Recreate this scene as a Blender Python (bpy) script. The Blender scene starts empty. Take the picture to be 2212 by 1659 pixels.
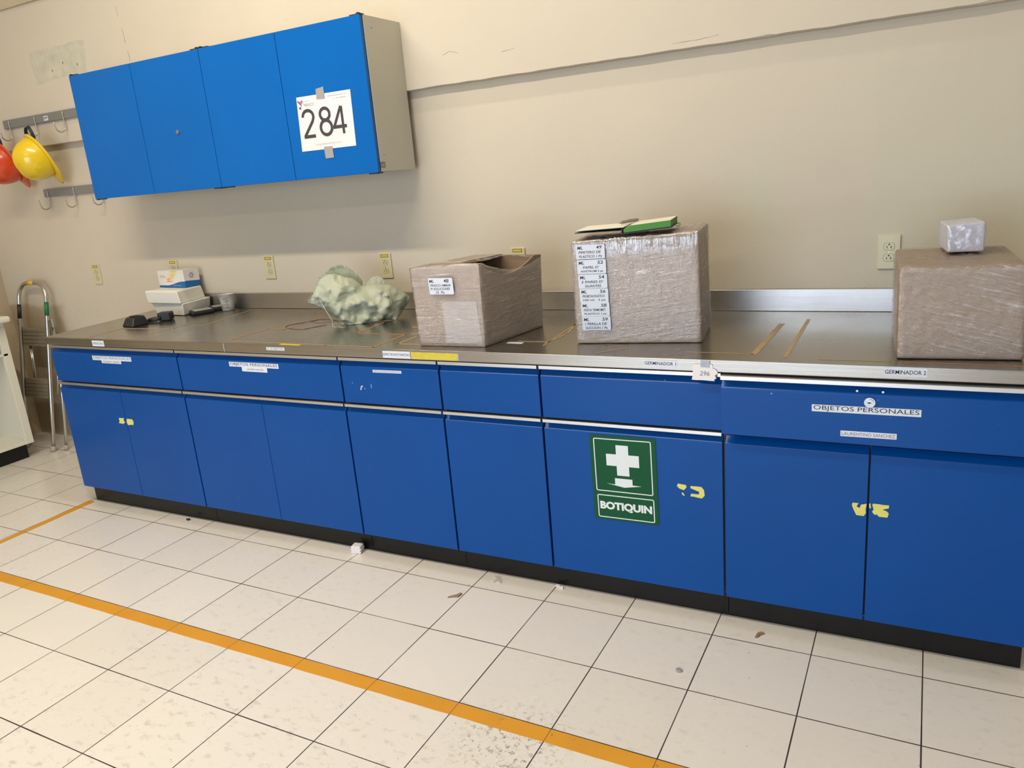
import bpy, bmesh, math, random
from mathutils import Vector, Matrix, noise
random.seed(7)
S = bpy.context.scene
C = S.collection
V = Vector

# ------------------------------------------------------------------ camera, world, lights, exposure
cam = bpy.data.objects.new('camera', bpy.data.cameras.new('camera'))
C.objects.link(cam); S.camera = cam
cam.data.sensor_width = 36.0
cam.data.lens = 36.0 * 1667.44 / 2212.0
cam.data.clip_start = 0.05
RX, RZ, ROLL = 1.30474, 0.49583, -0.0861
RX, RZ, ROLL = math.radians(74.752), math.radians(28.386), math.radians(-4.936)
cam.matrix_world = Matrix.Translation((4.138, -2.274, 1.489)) @ Matrix.Rotation(RZ, 4, 'Z') @ Matrix.Rotation(RX, 4, 'X') @ Matrix.Rotation(ROLL, 4, 'Z')

S.view_settings.view_transform = 'Standard'
S.view_settings.look = 'None'
S.view_settings.gamma = 1.0
S.view_settings.use_curve_mapping = False
S.view_settings.exposure = -0.60
S.cycles.use_denoising = True
S.cycles.max_bounces = 8
S.cycles.transparent_max_bounces = 16
S.cycles.caustics_reflective = False
S.cycles.caustics_refractive = False
S.cycles.sample_clamp_indirect = 4.0

w = bpy.data.worlds.new('world'); S.world = w; w.use_nodes = True
w.node_tree.nodes['Background'].inputs[0].default_value = (0.62, 0.76, 1.0, 1)
w.node_tree.nodes['Background'].inputs[1].default_value = 1.2

def area(name, loc, rot, sx, sy, power, col):
    l = bpy.data.lights.new(name, 'AREA'); l.shape = 'RECTANGLE'; l.size = sx; l.size_y = sy
    l.energy = power; l.color = col
    o = bpy.data.objects.new(name, l); C.objects.link(o); o.location = loc; o.rotation_euler = rot
    return o
WARM = (1.0, 0.89, 0.715)
WALLY, LOWY, CEIL = 0.725, 0.765, 3.75
area('tube_light', (1.85, -1.38, 3.62), (0, 0, 0), 2.6, 0.12, 132, WARM)
area('tube_light', (1.85, -0.03, 3.66), (0, 0, 0), 2.6, 0.08, 32, WARM)
area('tube_light', (2.0, -4.30, 3.68), (0, 0, 0), 2.6, 0.12, 60, WARM)
area('window_daylight', (2.6, -5.12, 1.14), (math.radians(90), 0, 0), 3.5, 2.2, 160, (0.70, 0.82, 1.0))

# ------------------------------------------------------------------ materials
def new_mat(name):
    m = bpy.data.materials.new(name); m.use_nodes = True
    nt = m.node_tree; return m, nt, nt.nodes['Principled BSDF']
def N(nt, t, **k):
    n = nt.nodes.new(t)
    for a, b in k.items(): setattr(n, a, b)
    return n
def simple(name, col, rough=0.5, metal=0.0, spec=0.5, bump=0, bscale=80, var=0.0, vscale=6, coat=0):
    m, nt, p = new_mat(name)
    p.inputs['Base Color'].default_value = (*col, 1); p.inputs['Roughness'].default_value = rough
    p.inputs['Metallic'].default_value = metal; p.inputs['Specular IOR Level'].default_value = spec
    if coat: p.inputs['Coat Weight'].default_value = coat; p.inputs['Coat Roughness'].default_value = 0.08
    tc = N(nt, 'ShaderNodeTexCoord')
    if var:
        no = N(nt, 'ShaderNodeTexNoise'); no.inputs['Scale'].default_value = vscale; no.inputs['Detail'].default_value = 5
        nt.links.new(tc.outputs['Object'], no.inputs['Vector'])
        mx = N(nt, 'ShaderNodeMix', data_type='RGBA')
        mx.inputs[6].default_value = (*[c * (1 - var) for c in col], 1); mx.inputs[7].default_value = (*[min(1, c * (1 + var)) for c in col], 1)
        nt.links.new(no.outputs[0], mx.inputs[0]); nt.links.new(mx.outputs[2], p.inputs['Base Color'])
    if bump:
        no = N(nt, 'ShaderNodeTexNoise'); no.inputs['Scale'].default_value = bscale; no.inputs['Detail'].default_value = 3
        nt.links.new(tc.outputs['Object'], no.inputs['Vector'])
        b = N(nt, 'ShaderNodeBump'); b.inputs['Strength'].default_value = bump; b.inputs['Distance'].default_value = 0.002
        nt.links.new(no.outputs[0], b.inputs['Height']); nt.links.new(b.outputs[0], p.inputs['Normal'])
    return m
def math_(nt, op, a, b=None, c=None):
    n = N(nt, 'ShaderNodeMath', operation=op)
    for i, v in enumerate((a, b, c)):
        if v is None: continue
        if isinstance(v, (int, float)): n.inputs[i].default_value = v
        else: nt.links.new(v, n.inputs[i])
    return n.outputs[0]
def mixc(nt, fac, a, b):
    n = N(nt, 'ShaderNodeMix', data_type='RGBA')
    for i, v in ((0, fac), (6, a), (7, b)):
        if isinstance(v, (int, float)): n.inputs[i].default_value = v
        elif isinstance(v, tuple): n.inputs[i].default_value = (*v, 1)
        else: nt.links.new(v, n.inputs[i])
    return n.outputs[2]
def noise_(nt, vec, scale, detail=4, rough=0.5):
    n = N(nt, 'ShaderNodeTexNoise'); n.inputs['Scale'].default_value = scale; n.inputs['Detail'].default_value = detail
    n.inputs['Roughness'].default_value = rough
    if vec is not None: nt.links.new(vec, n.inputs['Vector'])
    return n.outputs[0]
def mapping(nt, vec, scale=(1, 1, 1), rot=(0, 0, 0), loc=(0, 0, 0)):
    n = N(nt, 'ShaderNodeMapping'); n.inputs['Scale'].default_value = scale; n.inputs['Rotation'].default_value = rot; n.inputs['Location'].default_value = loc
    nt.links.new(vec, n.inputs['Vector']); return n.outputs[0]
def step(nt, v, a, b):
    n = N(nt, 'ShaderNodeMapRange', interpolation_type='SMOOTHSTEP'); nt.links.new(v, n.inputs[0])
    n.inputs[1].default_value = a; n.inputs[2].default_value = b; return n.outputs[0]

def wall_material():
    m, nt, p = new_mat('cream_wall_paint')
    geo = N(nt, 'ShaderNodeNewGeometry'); pos = geo.outputs['Position']
    sep = N(nt, 'ShaderNodeSeparateXYZ'); nt.links.new(pos, sep.inputs[0]); x, y, z = sep.outputs
    wob = noise_(nt, pos, 5, 4); wobs = math_(nt, 'MULTIPLY_ADD', wob, 0.12, -0.06)
    xw = math_(nt, 'ADD', x, wobs); zw = math_(nt, 'ADD', z, math_(nt, 'MULTIPLY_ADD', noise_(nt, mapping(nt, pos, loc=(7, 3, 1)), 6, 4), 0.10, -0.05))
    def box(x0, x1, z0, z1, s=0.012):
        a = math_(nt, 'MULTIPLY', step(nt, xw, x0 - s, x0 + s), step(nt, xw, x1 + s, x1 - s))
        return math_(nt, 'MULTIPLY', a, math_(nt, 'MULTIPLY', step(nt, zw, z0 - s, z0 + s), step(nt, zw, z1 + s, z1 - s)))
    base = mixc(nt, noise_(nt, pos, 2.2, 5), (0.595, 0.53, 0.425), (0.665, 0.595, 0.475))
    fresh = (0.60, 0.57, 0.44)
    base = mixc(nt, math_(nt, 'MULTIPLY', box(3.98, 6.0, 0.9, 1.72, 0.02), 0.55), base, fresh)
    base = mixc(nt, math_(nt, 'MULTIPLY', box(3.58, 3.66, 1.2, 1.52), 0.5), base, fresh)
    base = mixc(nt, math_(nt, 'MULTIPLY', box(3.50, 3.68, 1.15, 1.40, 0.02), 0.4), base, fresh)
    band = math_(nt, 'MULTIPLY', step(nt, zw, 1.32, 1.28), math_(nt, 'MULTIPLY', step(nt, xw, 2.3, 2.6), 0.16))  # shadow of the cartons, painted into the lower wall as an olive tint
    base = mixc(nt, band, base, (0.53, 0.465, 0.29))
    # bare tan plaster below bench height at the left end
    tan = math_(nt, 'MULTIPLY', step(nt, zw, 0.93, 0.89), step(nt, xw, -0.70, -0.80))
    base = mixc(nt, math_(nt, 'MULTIPLY', tan, 0.75), base, mixc(nt, noise_(nt, pos, 9, 6, 0.7), (0.30, 0.23, 0.14), (0.46, 0.37, 0.24)))
    # small scuffs
    sp = noise_(nt, mapping(nt, pos, scale=(1, 1, 1.6)), 28, 3, 0.6)
    base = mixc(nt, math_(nt, 'MULTIPLY', step(nt, sp, 0.74, 0.80), 0.35), base, (0.36, 0.31, 0.24))
    # hair cracks in the plaster above the backsplash
    vo = N(nt, 'ShaderNodeTexVoronoi', feature='DISTANCE_TO_EDGE'); vo.inputs['Scale'].default_value = 11
    dist = N(nt, 'ShaderNodeVectorMath', operation='ADD'); nn = N(nt, 'ShaderNodeTexNoise'); nn.inputs['Scale'].default_value = 9
    nt.links.new(pos, nn.inputs['Vector']); sc = N(nt, 'ShaderNodeVectorMath', operation='SCALE'); sc.inputs[3].default_value = 0.12
    nt.links.new(nn.outputs['Color'], sc.inputs[0]); nt.links.new(pos, dist.inputs[0]); nt.links.new(sc.outputs[0], dist.inputs[1])
    nt.links.new(dist.outputs[0], vo.inputs['Vector'])
    cr = math_(nt, 'MULTIPLY', step(nt, vo.outputs[0], 0.010, 0.003), math_(nt, 'MULTIPLY', step(nt, z, 1.04, 1.01), step(nt, noise_(nt, pos, 3, 2), 0.50, 0.58)))
    base = mixc(nt, math_(nt, 'MULTIPLY', cr, 0.28), base, (0.32, 0.27, 0.19))
    nt.links.new(base, p.inputs['Base Color']); p.inputs['Roughness'].default_value = 0.55
    p.inputs['Specular IOR Level'].default_value = 0.3
    b = N(nt, 'ShaderNodeBump'); b.inputs['Strength'].default_value = 0.25; b.inputs['Distance'].default_value = 0.01
    nt.links.new(noise_(nt, pos, 7, 6, 0.55), b.inputs['Height']); nt.links.new(b.outputs[0], p.inputs['Normal'])
    return m

TILE, TH, YG, AS = 0.3006, -0.0082, -0.0541, 1 - 0.0214
def floor_material():
    m, nt, p = new_mat('white_floor_tile')
    geo = N(nt, 'ShaderNodeNewGeometry'); pos = geo.outputs['Position']
    sep = N(nt, 'ShaderNodeSeparateXYZ'); nt.links.new(pos, sep.inputs[0]); x, y, z = sep.outputs
    # world = (i cos t + j a sin t, yg - j a cos t + i sin t) * TILE
    ct, st = math.cos(TH), math.sin(TH)
    yy = math_(nt, 'ADD', y, -YG)
    i = math_(nt, 'MULTIPLY', math_(nt, 'ADD', math_(nt, 'MULTIPLY', x, ct), math_(nt, 'MULTIPLY', yy, st)), 1 / TILE)
    j = math_(nt, 'MULTIPLY', math_(nt, 'ADD', math_(nt, 'MULTIPLY', x, st), math_(nt, 'MULTIPLY', yy, -ct)), 1 / (TILE * AS))
    def edge(u):
        f = math_(nt, 'FRACT', u); return math_(nt, 'MINIMUM', f, math_(nt, 'SUBTRACT', 1.0, f))
    wv = math_(nt, 'MULTIPLY_ADD', noise_(nt, pos, 3, 3), 0.0075, 0.0020)
    e = math_(nt, 'MINIMUM', edge(i), edge(j))
    grout = math_(nt, 'LESS_THAN', e, wv)
    cid = N(nt, 'ShaderNodeCombineXYZ'); nt.links.new(math_(nt, 'FLOOR', i), cid.inputs[0]); nt.links.new(math_(nt, 'FLOOR', j), cid.inputs[1])
    wn = N(nt, 'ShaderNodeTexWhiteNoise'); nt.links.new(cid.outputs[0], wn.inputs['Vector'])
    tile = mixc(nt, wn.outputs['Value'], (0.70, 0.66, 0.59), (0.76, 0.72, 0.65))
    tile = mixc(nt, math_(nt, 'MULTIPLY', noise_(nt, pos, 4, 5), 0.5), tile, (0.78, 0.74, 0.68))
    d1 = noise_(nt, mapping(nt, pos, rot=(0, 0, 0.5), scale=(1.0, 1.6, 1)), 24, 5, 0.65)
    zone = noise_(nt, mapping(nt, pos, loc=(3.1, 0.4, 0)), 1.1, 2)
    dirt = math_(nt, 'MULTIPLY', step(nt, d1, 0.52, 0.72), step(nt, zone, 0.38, 0.60))
    near = math_(nt, 'ADD', math_(nt, 'MULTIPLY', step(nt, y, -0.3, -0.9), 0.20), 0.18)
    tile = mixc(nt, math_(nt, 'MULTIPLY', dirt, near), tile, (0.30, 0.24, 0.17))
    # a muddy patch around the long tape line
    px = N(nt, 'ShaderNodeVectorMath', operation='DISTANCE'); nt.links.new(pos, px.inputs[0]); px.inputs[1].default_value = (3.22, -0.76, 0)
    mud = math_(nt, 'MULTIPLY', step(nt, px.outputs['Value'], 0.22, 0.05), step(nt, noise_(nt, pos, 60, 4, 0.7), 0.52, 0.66))
    tile = mixc(nt, math_(nt, 'MULTIPLY', mud, 0.8), tile, (0.17, 0.13, 0.08))
    sp = noise_(nt, mapping(nt, pos, rot=(0, 0, 1.0), scale=(1, 1.4, 1)), 70, 2, 0.5)
    tile = mixc(nt, math_(nt, 'MULTIPLY', step(nt, sp, 0.745, 0.775), 0.8), tile, (0.14, 0.10, 0.07))
    col = mixc(nt, grout, tile, (0.035, 0.024, 0.018))
    nt.links.new(col, p.inputs['Base Color'])
    rg = math_(nt, 'MULTIPLY_ADD', grout, 0.5, math_(nt, 'MULTIPLY_ADD', noise_(nt, pos, 8, 4), 0.22, 0.14))
    nt.links.new(rg, p.inputs['Roughness']); p.inputs['Specular IOR Level'].default_value = 0.5
    h = math_(nt, 'ADD', math_(nt, 'MULTIPLY', grout, -1.0), math_(nt, 'MULTIPLY', noise_(nt, pos, 5, 2), 0.6))
    b = N(nt, 'ShaderNodeBump'); b.inputs['Strength'].default_value = 0.3; b.inputs['Distance'].default_value = 0.002
    nt.links.new(h, b.inputs['Height']); nt.links.new(b.outputs[0], p.inputs['Normal'])
    return m

def line_material():
    m, nt, p = new_mat('orange_floor_line')
    geo = N(nt, 'ShaderNodeNewGeometry'); pos = geo.outputs['Position']
    sep = N(nt, 'ShaderNodeSeparateXYZ'); nt.links.new(pos, sep.inputs[0]); x, y, z = sep.outputs
    yy = math_(nt, 'ADD', y, -YG)
    i = math_(nt, 'MULTIPLY', math_(nt, 'ADD', math_(nt, 'MULTIPLY', x, math.cos(TH)), math_(nt, 'MULTIPLY', yy, math.sin(TH))), 1 / TILE)
    j = math_(nt, 'MULTIPLY', math_(nt, 'ADD', math_(nt, 'MULTIPLY', x, math.sin(TH)), math_(nt, 'MULTIPLY', yy, -math.cos(TH))), 1 / (TILE * AS))
    def edge(u):
        f = math_(nt, 'FRACT', u); return math_(nt, 'MINIMUM', f, math_(nt, 'SUBTRACT', 1.0, f))
    gr = math_(nt, 'LESS_THAN', math_(nt, 'MINIMUM', edge(i), edge(j)), 0.0035)
    c = mixc(nt, noise_(nt, pos, 6, 5), (0.60, 0.265, 0.014), (0.74, 0.345, 0.020))
    sc = step(nt, noise_(nt, pos, 45, 4, 0.6), 0.70, 0.76)
    c = mixc(nt, math_(nt, 'MULTIPLY', sc, 0.6), c, (0.70, 0.62, 0.48))
    dk = math_(nt, 'MULTIPLY', step(nt, noise_(nt, mapping(nt, pos, loc=(4, 2, 0)), 30, 5, 0.7), 0.60, 0.72), step(nt, x, 2.6, 3.3))
    c = mixc(nt, math_(nt, 'MULTIPLY', dk, 0.6), c, (0.15, 0.10, 0.05))
    c = mixc(nt, math_(nt, 'MULTIPLY', gr, 0.85), c, (0.10, 0.055, 0.03))
    nt.links.new(c, p.inputs['Base Color']); p.inputs['Roughness'].default_value = 0.35
    return m
def paint_material(name, col, rough=0.28):
    m, nt, p = new_mat(name)
    geo = N(nt, 'ShaderNodeNewGeometry'); pos = geo.outputs['Position']
    c = mixc(nt, noise_(nt, pos, 2.5, 4), tuple(k * 0.9 for k in col), tuple(min(1, k * 1.08) for k in col))
    ch = step(nt, noise_(nt, mapping(nt, pos, loc=(1.3, 0, 2)), 60, 2, 0.5), 0.775, 0.80)
    c = mixc(nt, math_(nt, 'MULTIPLY', ch, 0.7), c, (0.45, 0.55, 0.75))
    nt.links.new(c, p.inputs['Base Color'])
    p.inputs['Roughness'].default_value = rough; p.inputs['Specular IOR Level'].default_value = 0.22
    b = N(nt, 'ShaderNodeBump'); b.inputs['Strength'].default_value = 0.12; b.inputs['Distance'].default_value = 0.004
    nt.links.new(noise_(nt, pos, 5, 3), b.inputs['Height']); nt.links.new(b.outputs[0], p.inputs['Normal'])
    return m

def steel_material(name, col, rough=0.3, streak=(0.5, 12, 30)):
    m, nt, p = new_mat(name)
    geo = N(nt, 'ShaderNodeNewGeometry'); pos = geo.outputs['Position']
    st = noise_(nt, mapping(nt, pos, scale=streak), 6, 5, 0.6)
    bl = noise_(nt, pos, 3.5, 5, 0.6)
    c = mixc(nt, st, tuple(k * 0.88 for k in col), tuple(min(1, k * 1.1) for k in col))
    nt.links.new(c, p.inputs['Base Color']); p.inputs['Metallic'].default_value = 1.0
    r = math_(nt, 'ADD', math_(nt, 'MULTIPLY', st, 0.10), math_(nt, 'MULTIPLY_ADD', bl, 0.22, rough - 0.16))
    nt.links.new(r, p.inputs['Roughness'])
    b = N(nt, 'ShaderNodeBump'); b.inputs['Strength'].default_value = 0.08; b.inputs['Distance'].default_value = 0.002
    nt.links.new(st, b.inputs['Height']); nt.links.new(b.outputs[0], p.inputs['Normal'])
    return m

def film_material(name, ang, stretch=16, dens=0.35, scale=9, lo=0.10, hi=0.75, cross=0.0, top=None, bd=0.012):
    """clear stretch film: see-through with fine glossy wrinkles running one way"""
    m, nt, p = new_mat(name)
    geo = N(nt, 'ShaderNodeNewGeometry'); pos = geo.outputs['Position']
    r1 = mapping(nt, pos, rot=(0, ang, 0)); a = mapping(nt, r1, scale=(1, 1, stretch))
    warp = noise_(nt, pos, 5, 3)
    s1 = noise_(nt, a, scale, 6, 0.65)
    r2 = mapping(nt, pos, rot=(0, ang + 1.2, 0)); a2 = mapping(nt, r2, scale=(1, 1, stretch * 0.7))
    s2 = noise_(nt, a2, scale * 0.8, 5, 0.6)
    s = math_(nt, 'ADD', math_(nt, 'MULTIPLY', s1, 1 - cross), math_(nt, 'MULTIPLY', s2, cross))
    if top:
        sz = N(nt, 'ShaderNodeSeparateXYZ'); nt.links.new(pos, sz.inputs[0])
        vs_ = noise_(nt, mapping(nt, pos, scale=(1, 1, 0.10)), 70, 4, 0.6)
        k = step(nt, math_(nt, 'ADD', sz.outputs[2], math_(nt, 'MULTIPLY', warp, 0.06)), top, top + 0.05)
        s = math_(nt, 'ADD', math_(nt, 'MULTIPLY', s, math_(nt, 'SUBTRACT', 1.0, k)), math_(nt, 'MULTIPLY', vs_, k))
    al = math_(nt, 'MULTIPLY', step(nt, s, 0.52, 0.66), hi - lo)
    al = math_(nt, 'ADD', math_(nt, 'MULTIPLY', al, step(nt, warp, 0.35, 0.6)), lo)
    nt.links.new(al, p.inputs['Alpha'])
    p.inputs['Base Color'].default_value = (0.80, 0.77, 0.81, 1); p.inputs['Roughness'].default_value = 0.10
    p.inputs['Specular IOR Level'].default_value = 0.9
    b = N(nt, 'ShaderNodeBump'); b.inputs['Strength'].default_value = 1.0; b.inputs['Distance'].default_value = bd
    nt.links.new(s, b.inputs['Height']); nt.links.new(b.outputs[0], p.inputs['Normal'])
    g = N(nt, 'ShaderNodeBsdfGlossy'); g.inputs['Roughness'].default_value = 0.09; g.inputs['Color'].default_value = (1, 1, 1, 1)
    nt.links.new(b.outputs[0], g.inputs['Normal'])
    mx = N(nt, 'ShaderNodeMixShader'); mx.inputs[0].default_value = dens
    nt.links.new(p.outputs[0], mx.inputs[1]); nt.links.new(g.outputs[0], mx.inputs[2])
    nt.links.new(mx.outputs[0], nt.nodes['Material Output'].inputs['Surface'])
    return m

def weave_material():
    m, nt, p = new_mat('pale_green_woven_plastic')
    tc = N(nt, 'ShaderNodeTexCoord'); ob = tc.outputs['Object']
    wv = N(nt, 'ShaderNodeTexWave', wave_type='BANDS', bands_direction='DIAGONAL'); wv.inputs['Scale'].default_value = 160; wv.inputs['Distortion'].default_value = 2.5
    nt.links.new(ob, wv.inputs['Vector'])
    c = mixc(nt, noise_(nt, ob, 10, 5), (0.30, 0.335, 0.245), (0.50, 0.525, 0.395))
    c = mixc(nt, math_(nt, 'MULTIPLY', wv.outputs['Fac'], 0.25), c, (0.72, 0.76, 0.62))
    nt.links.new(c, p.inputs['Base Color']); p.inputs['Roughness'].default_value = 0.45
    b = N(nt, 'ShaderNodeBump'); b.inputs['Strength'].default_value = 0.6; b.inputs['Distance'].default_value = 0.004
    h = math_(nt, 'ADD', math_(nt, 'MULTIPLY', wv.outputs['Fac'], 0.15), noise_(nt, ob, 28, 5, 0.65))
    nt.links.new(h, b.inputs['Height']); nt.links.new(b.outputs[0], p.inputs['Normal'])
    return m
def card_material():
    m, nt, p = new_mat('brown_cardboard')
    geo = N(nt, 'ShaderNodeNewGeometry'); pos = geo.outputs['Position']
    st = noise_(nt, mapping(nt, pos, scale=(0.6, 0.6, 14)), 12, 3)
    c = mixc(nt, st, (0.27, 0.185, 0.12), (0.36, 0.25, 0.165))
    nt.links.new(c, p.inputs['Base Color']); p.inputs['Roughness'].default_value = 0.75
    return m
def print_box_material():
    """white carton print: coloured smear, blue swoosh along the foot; read in the box's own coordinates"""
    m, nt, p = new_mat('printed_white_carton')
    tc = N(nt, 'ShaderNodeTexCoord'); sep = N(nt, 'ShaderNodeSeparateXYZ'); nt.links.new(tc.outputs['Object'], sep.inputs[0])
    x, y, z = sep.outputs
    # object coords: x 0..0.24 across the front, y 0..0.13 back, z 0..0.095
    front = math_(nt, 'LESS_THAN', y, 0.004)
    hx = math_(nt, 'MULTIPLY_ADD', step(nt, x, 0.07, 0.22), 0.022, 0.012)
    side = math_(nt, 'MULTIPLY_ADD', step(nt, y, 0.0, 0.10), -0.006, 0.036)
    hh = math_(nt, 'ADD', math_(nt, 'MULTIPLY', front, hx), math_(nt, 'MULTIPLY', math_(nt, 'SUBTRACT', 1.0, front), side))
    blue = math_(nt, 'LESS_THAN', z, hh)
    bands = noise_(nt, mapping(nt, tc.outputs['Object'], scale=(0.3, 1, 6)), 30, 2)
    cx = math_(nt, 'ABSOLUTE', math_(nt, 'SUBTRACT', x, math_(nt, 'MULTIPLY_ADD', z, 0.8, 0.072)))
    sm = math_(nt, 'MULTIPLY', math_(nt, 'MULTIPLY', step(nt, cx, 0.05, 0.012), step(nt, bands, 0.42, 0.56)), math_(nt, 'MULTIPLY', front, step(nt, z, 0.026, 0.034)))
    ramp = N(nt, 'ShaderNodeValToRGB'); nt.links.new(math_(nt, 'MULTIPLY', z, 1 / 0.095), ramp.inputs[0])
    e = ramp.color_ramp.elements; e[0].position = 0.35; e[0].color = (0.80, 0.25, 0.12, 1); e[1].position = 0.75; e[1].color = (0.85, 0.62, 0.05, 1)
    k = e.new(0.95); k.color = (0.55, 0.62, 0.25, 1)
    c = mixc(nt, sm, (0.80, 0.77, 0.72), ramp.outputs[0]); c = mixc(nt, blue, c, (0.0, 0.13, 0.38))
    nt.links.new(c, p.inputs['Base Color']); p.inputs['Roughness'].default_value = 0.35
    return m

M = dict(
    wall=wall_material(), floor=floor_material(),
    ceil=simple('ceiling_paint', (0.78, 0.75, 0.70), 0.8, var=0.05, vscale=2),
    leftwall=simple('tan_wall_paint', (0.52, 0.43, 0.30), 0.7, var=0.18, vscale=3, bump=0.5, bscale=14),
    room=simple('room_wall_paint', (0.42, 0.38, 0.32), 0.8, var=0.04),
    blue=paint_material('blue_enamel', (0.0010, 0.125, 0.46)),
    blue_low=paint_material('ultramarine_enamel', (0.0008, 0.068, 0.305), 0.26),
    grey_cab=simple('pale_grey_cabinet_paint', (0.53, 0.51, 0.43), 0.4, var=0.04),
    gap_shade=simple('painted_gap_shade', (0.004, 0.010, 0.05), 0.5),  # dark colour that paints shade into the gaps between fronts
    black=simple('black_plinth', (0.008, 0.008, 0.008), 0.30, spec=0.3, var=0.3, vscale=20),
    steel=steel_material('worn_stainless_steel', (0.43, 0.40, 0.355), 0.25),
    steel_edge=steel_material('brushed_steel_edge', (0.56, 0.55, 0.53), 0.33),
    alu=steel_material('brushed_aluminium', (0.66, 0.65, 0.62), 0.36),
    rail=simple('grey_metal_rail', (0.23, 0.23, 0.22), 0.5, metal=0.1, var=0.08),
    wire=simple('galvanised_wire', (0.50, 0.48, 0.43), 0.35, metal=0.9),
    chrome=simple('chrome', (0.50, 0.52, 0.56), 0.18, metal=1.0),
    ivory=simple('ivory_plastic', (0.62, 0.57, 0.36), 0.3, spec=0.5),
    ivory_dark=simple('outlet_seam', (0.16, 0.12, 0.07), 0.6),
    dark=simple('black_plastic', (0.012, 0.013, 0.014), 0.45, bump=0.2, bscale=300),
    ink=simple('black_ink', (0.02, 0.02, 0.025), 0.7),
    ink_soft=simple('faded_ink', (0.20, 0.19, 0.22), 0.7),
    ink_num=simple('grey_black_ink', (0.055, 0.045, 0.045), 0.7),
    ink_pink=simple('pink_ink', (0.62, 0.36, 0.44), 0.7),
    ink_purple=simple('purple_ink', (0.14, 0.05, 0.14), 0.7),
    ink_mauve=simple('mauve_ink', (0.40, 0.16, 0.36), 0.7),
    ink_orange=simple('orange_ink', (0.75, 0.36, 0.22), 0.7),
    paper=simple('white_paper', (0.80, 0.77, 0.77), 0.6, var=0.02),
    label=simple('white_label', (0.68, 0.73, 0.82), 0.45, var=0.03, vscale=30),
    ducttape=simple('grey_cloth_tape', (0.36, 0.35, 0.34), 0.4, var=0.08, vscale=40),
    cleartape=simple('glossy_clear_tape', (0.36, 0.42, 0.50), 0.15, var=0.25, vscale=60, bump=0.5, bscale=120),
    yellowtape=simple('yellow_tape', (0.62, 0.52, 0.06), 0.25, var=0.2, vscale=60, bump=0.6, bscale=150),
    yellow_sticker=simple('yellow_sticker', (0.72, 0.68, 0.16), 0.5, var=0.12, vscale=60),
    yellow_lab=simple('yellow_label', (0.70, 0.50, 0.03), 0.4),
    orangetape=line_material(),
    benchtape=simple('worn_orange_tape', (0.36, 0.25, 0.12), 0.5, var=0.25, vscale=20),
    benchtape_red=simple('worn_red_orange_tape', (0.42, 0.17, 0.06), 0.5, var=0.3, vscale=20),
    green=simple('green_sign', (0.004, 0.080, 0.030), 0.35, spec=0.2, var=0.05),
    sign_white=simple('sign_white', (0.72, 0.78, 0.80), 0.35),
    hat_y=simple('yellow_hard_hat', (0.80, 0.56, 0.012), 0.22, var=0.06, vscale=14, coat=0.5),
    hat_o=simple('orange_hard_hat', (0.60, 0.060, 0.014), 0.25, var=0.05, coat=0.4),
    strap=simple('dark_strap', (0.010, 0.014, 0.035), 0.5),
    ladder=simple('ladder_aluminium', (0.60, 0.60, 0.58), 0.28, metal=1.0, var=0.06, vscale=12),
    step=simple('dusty_step_metal', (0.24, 0.20, 0.14), 0.6, metal=0.3, var=0.2, vscale=12),
    green_tape=simple('green_tape', (0.01, 0.16, 0.05), 0.4),
    rubber=simple('beige_rubber', (0.40, 0.36, 0.28), 0.7),
    white_lam=simple('cream_white_laminate', (0.72, 0.70, 0.60), 0.4, var=0.03),
    foam=simple('white_polystyrene', (0.80, 0.77, 0.69), 0.8, bump=0.4, bscale=220, var=0.02),
    foam_stain=simple('brown_stain', (0.48, 0.40, 0.28), 0.8),
    card=card_material(), printbox=print_box_material(),
    flute=simple('pale_carton_edge', (0.50, 0.37, 0.22), 0.8),
    bag=weave_material(),
    bag_dark=simple('sack_inside_cloth', (0.30, 0.34, 0.25), 0.7, bump=0.6, bscale=60, var=0.15, vscale=15),
    thread=simple('pale_thread', (0.62, 0.60, 0.52), 0.7),
    pages=simple('cream_pages', (0.76, 0.70, 0.60), 0.7),
    green_edge=simple('green_page_edge', (0.06, 0.24, 0.035), 0.6),
    cover=simple('dark_purple_cover', (0.03, 0.012, 0.035), 0.5),
    pen=simple('grey_pen', (0.30, 0.27, 0.24), 0.35, metal=0.3),
    devtop=simple('grey_device_face', (0.42, 0.40, 0.35), 0.35),
    parcel=simple('white_parcel_paper', (0.66, 0.67, 0.78), 0.5, var=0.05),
    film_sheen=simple('painted_film_sheen', (0.46, 0.41, 0.40), 0.6, var=0.1, vscale=20),  # lighter card colour that paints the film's brighter reflection
    leaf=simple('dry_leaf', (0.30, 0.19, 0.11), 0.7),
    scar=simple('wall_patch', (0.56, 0.53, 0.42), 0.7, var=0.30, vscale=14),
    crack=simple('plaster_crack', (0.20, 0.17, 0.13), 0.9),
    stain=simple('bench_stain', (0.12, 0.085, 0.055), 0.5),
)
def cup_material():
    m, nt, p = new_mat('translucent_beaker_plastic')
    p.inputs['Base Color'].default_value = (0.72, 0.70, 0.64, 1); p.inputs['Roughness'].default_value = 0.3
    p.inputs['Alpha'].default_value = 0.62
    return m
M['cup'] = cup_material()
M['film1'] = film_material('stretch_film_level', 0.02, 22, 0.24, 8, 0.08, 0.60, 0, None, 0.006)
M['film2'] = film_material('stretch_film_crossed', 0.15, 14, 0.20, 9, 0.09, 0.62, 0.42, 1.215, 0.007)
M['film3'] = film_material('stretch_film_slanted', -0.25, 18, 0.20, 8, 0.06, 0.55, 0.1, None, 0.006)
M['film4'] = film_material('stretch_film_loose', 0.6, 3, 0.16, 22, 0.08, 0.5, 0.4, None, 0.004)

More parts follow.
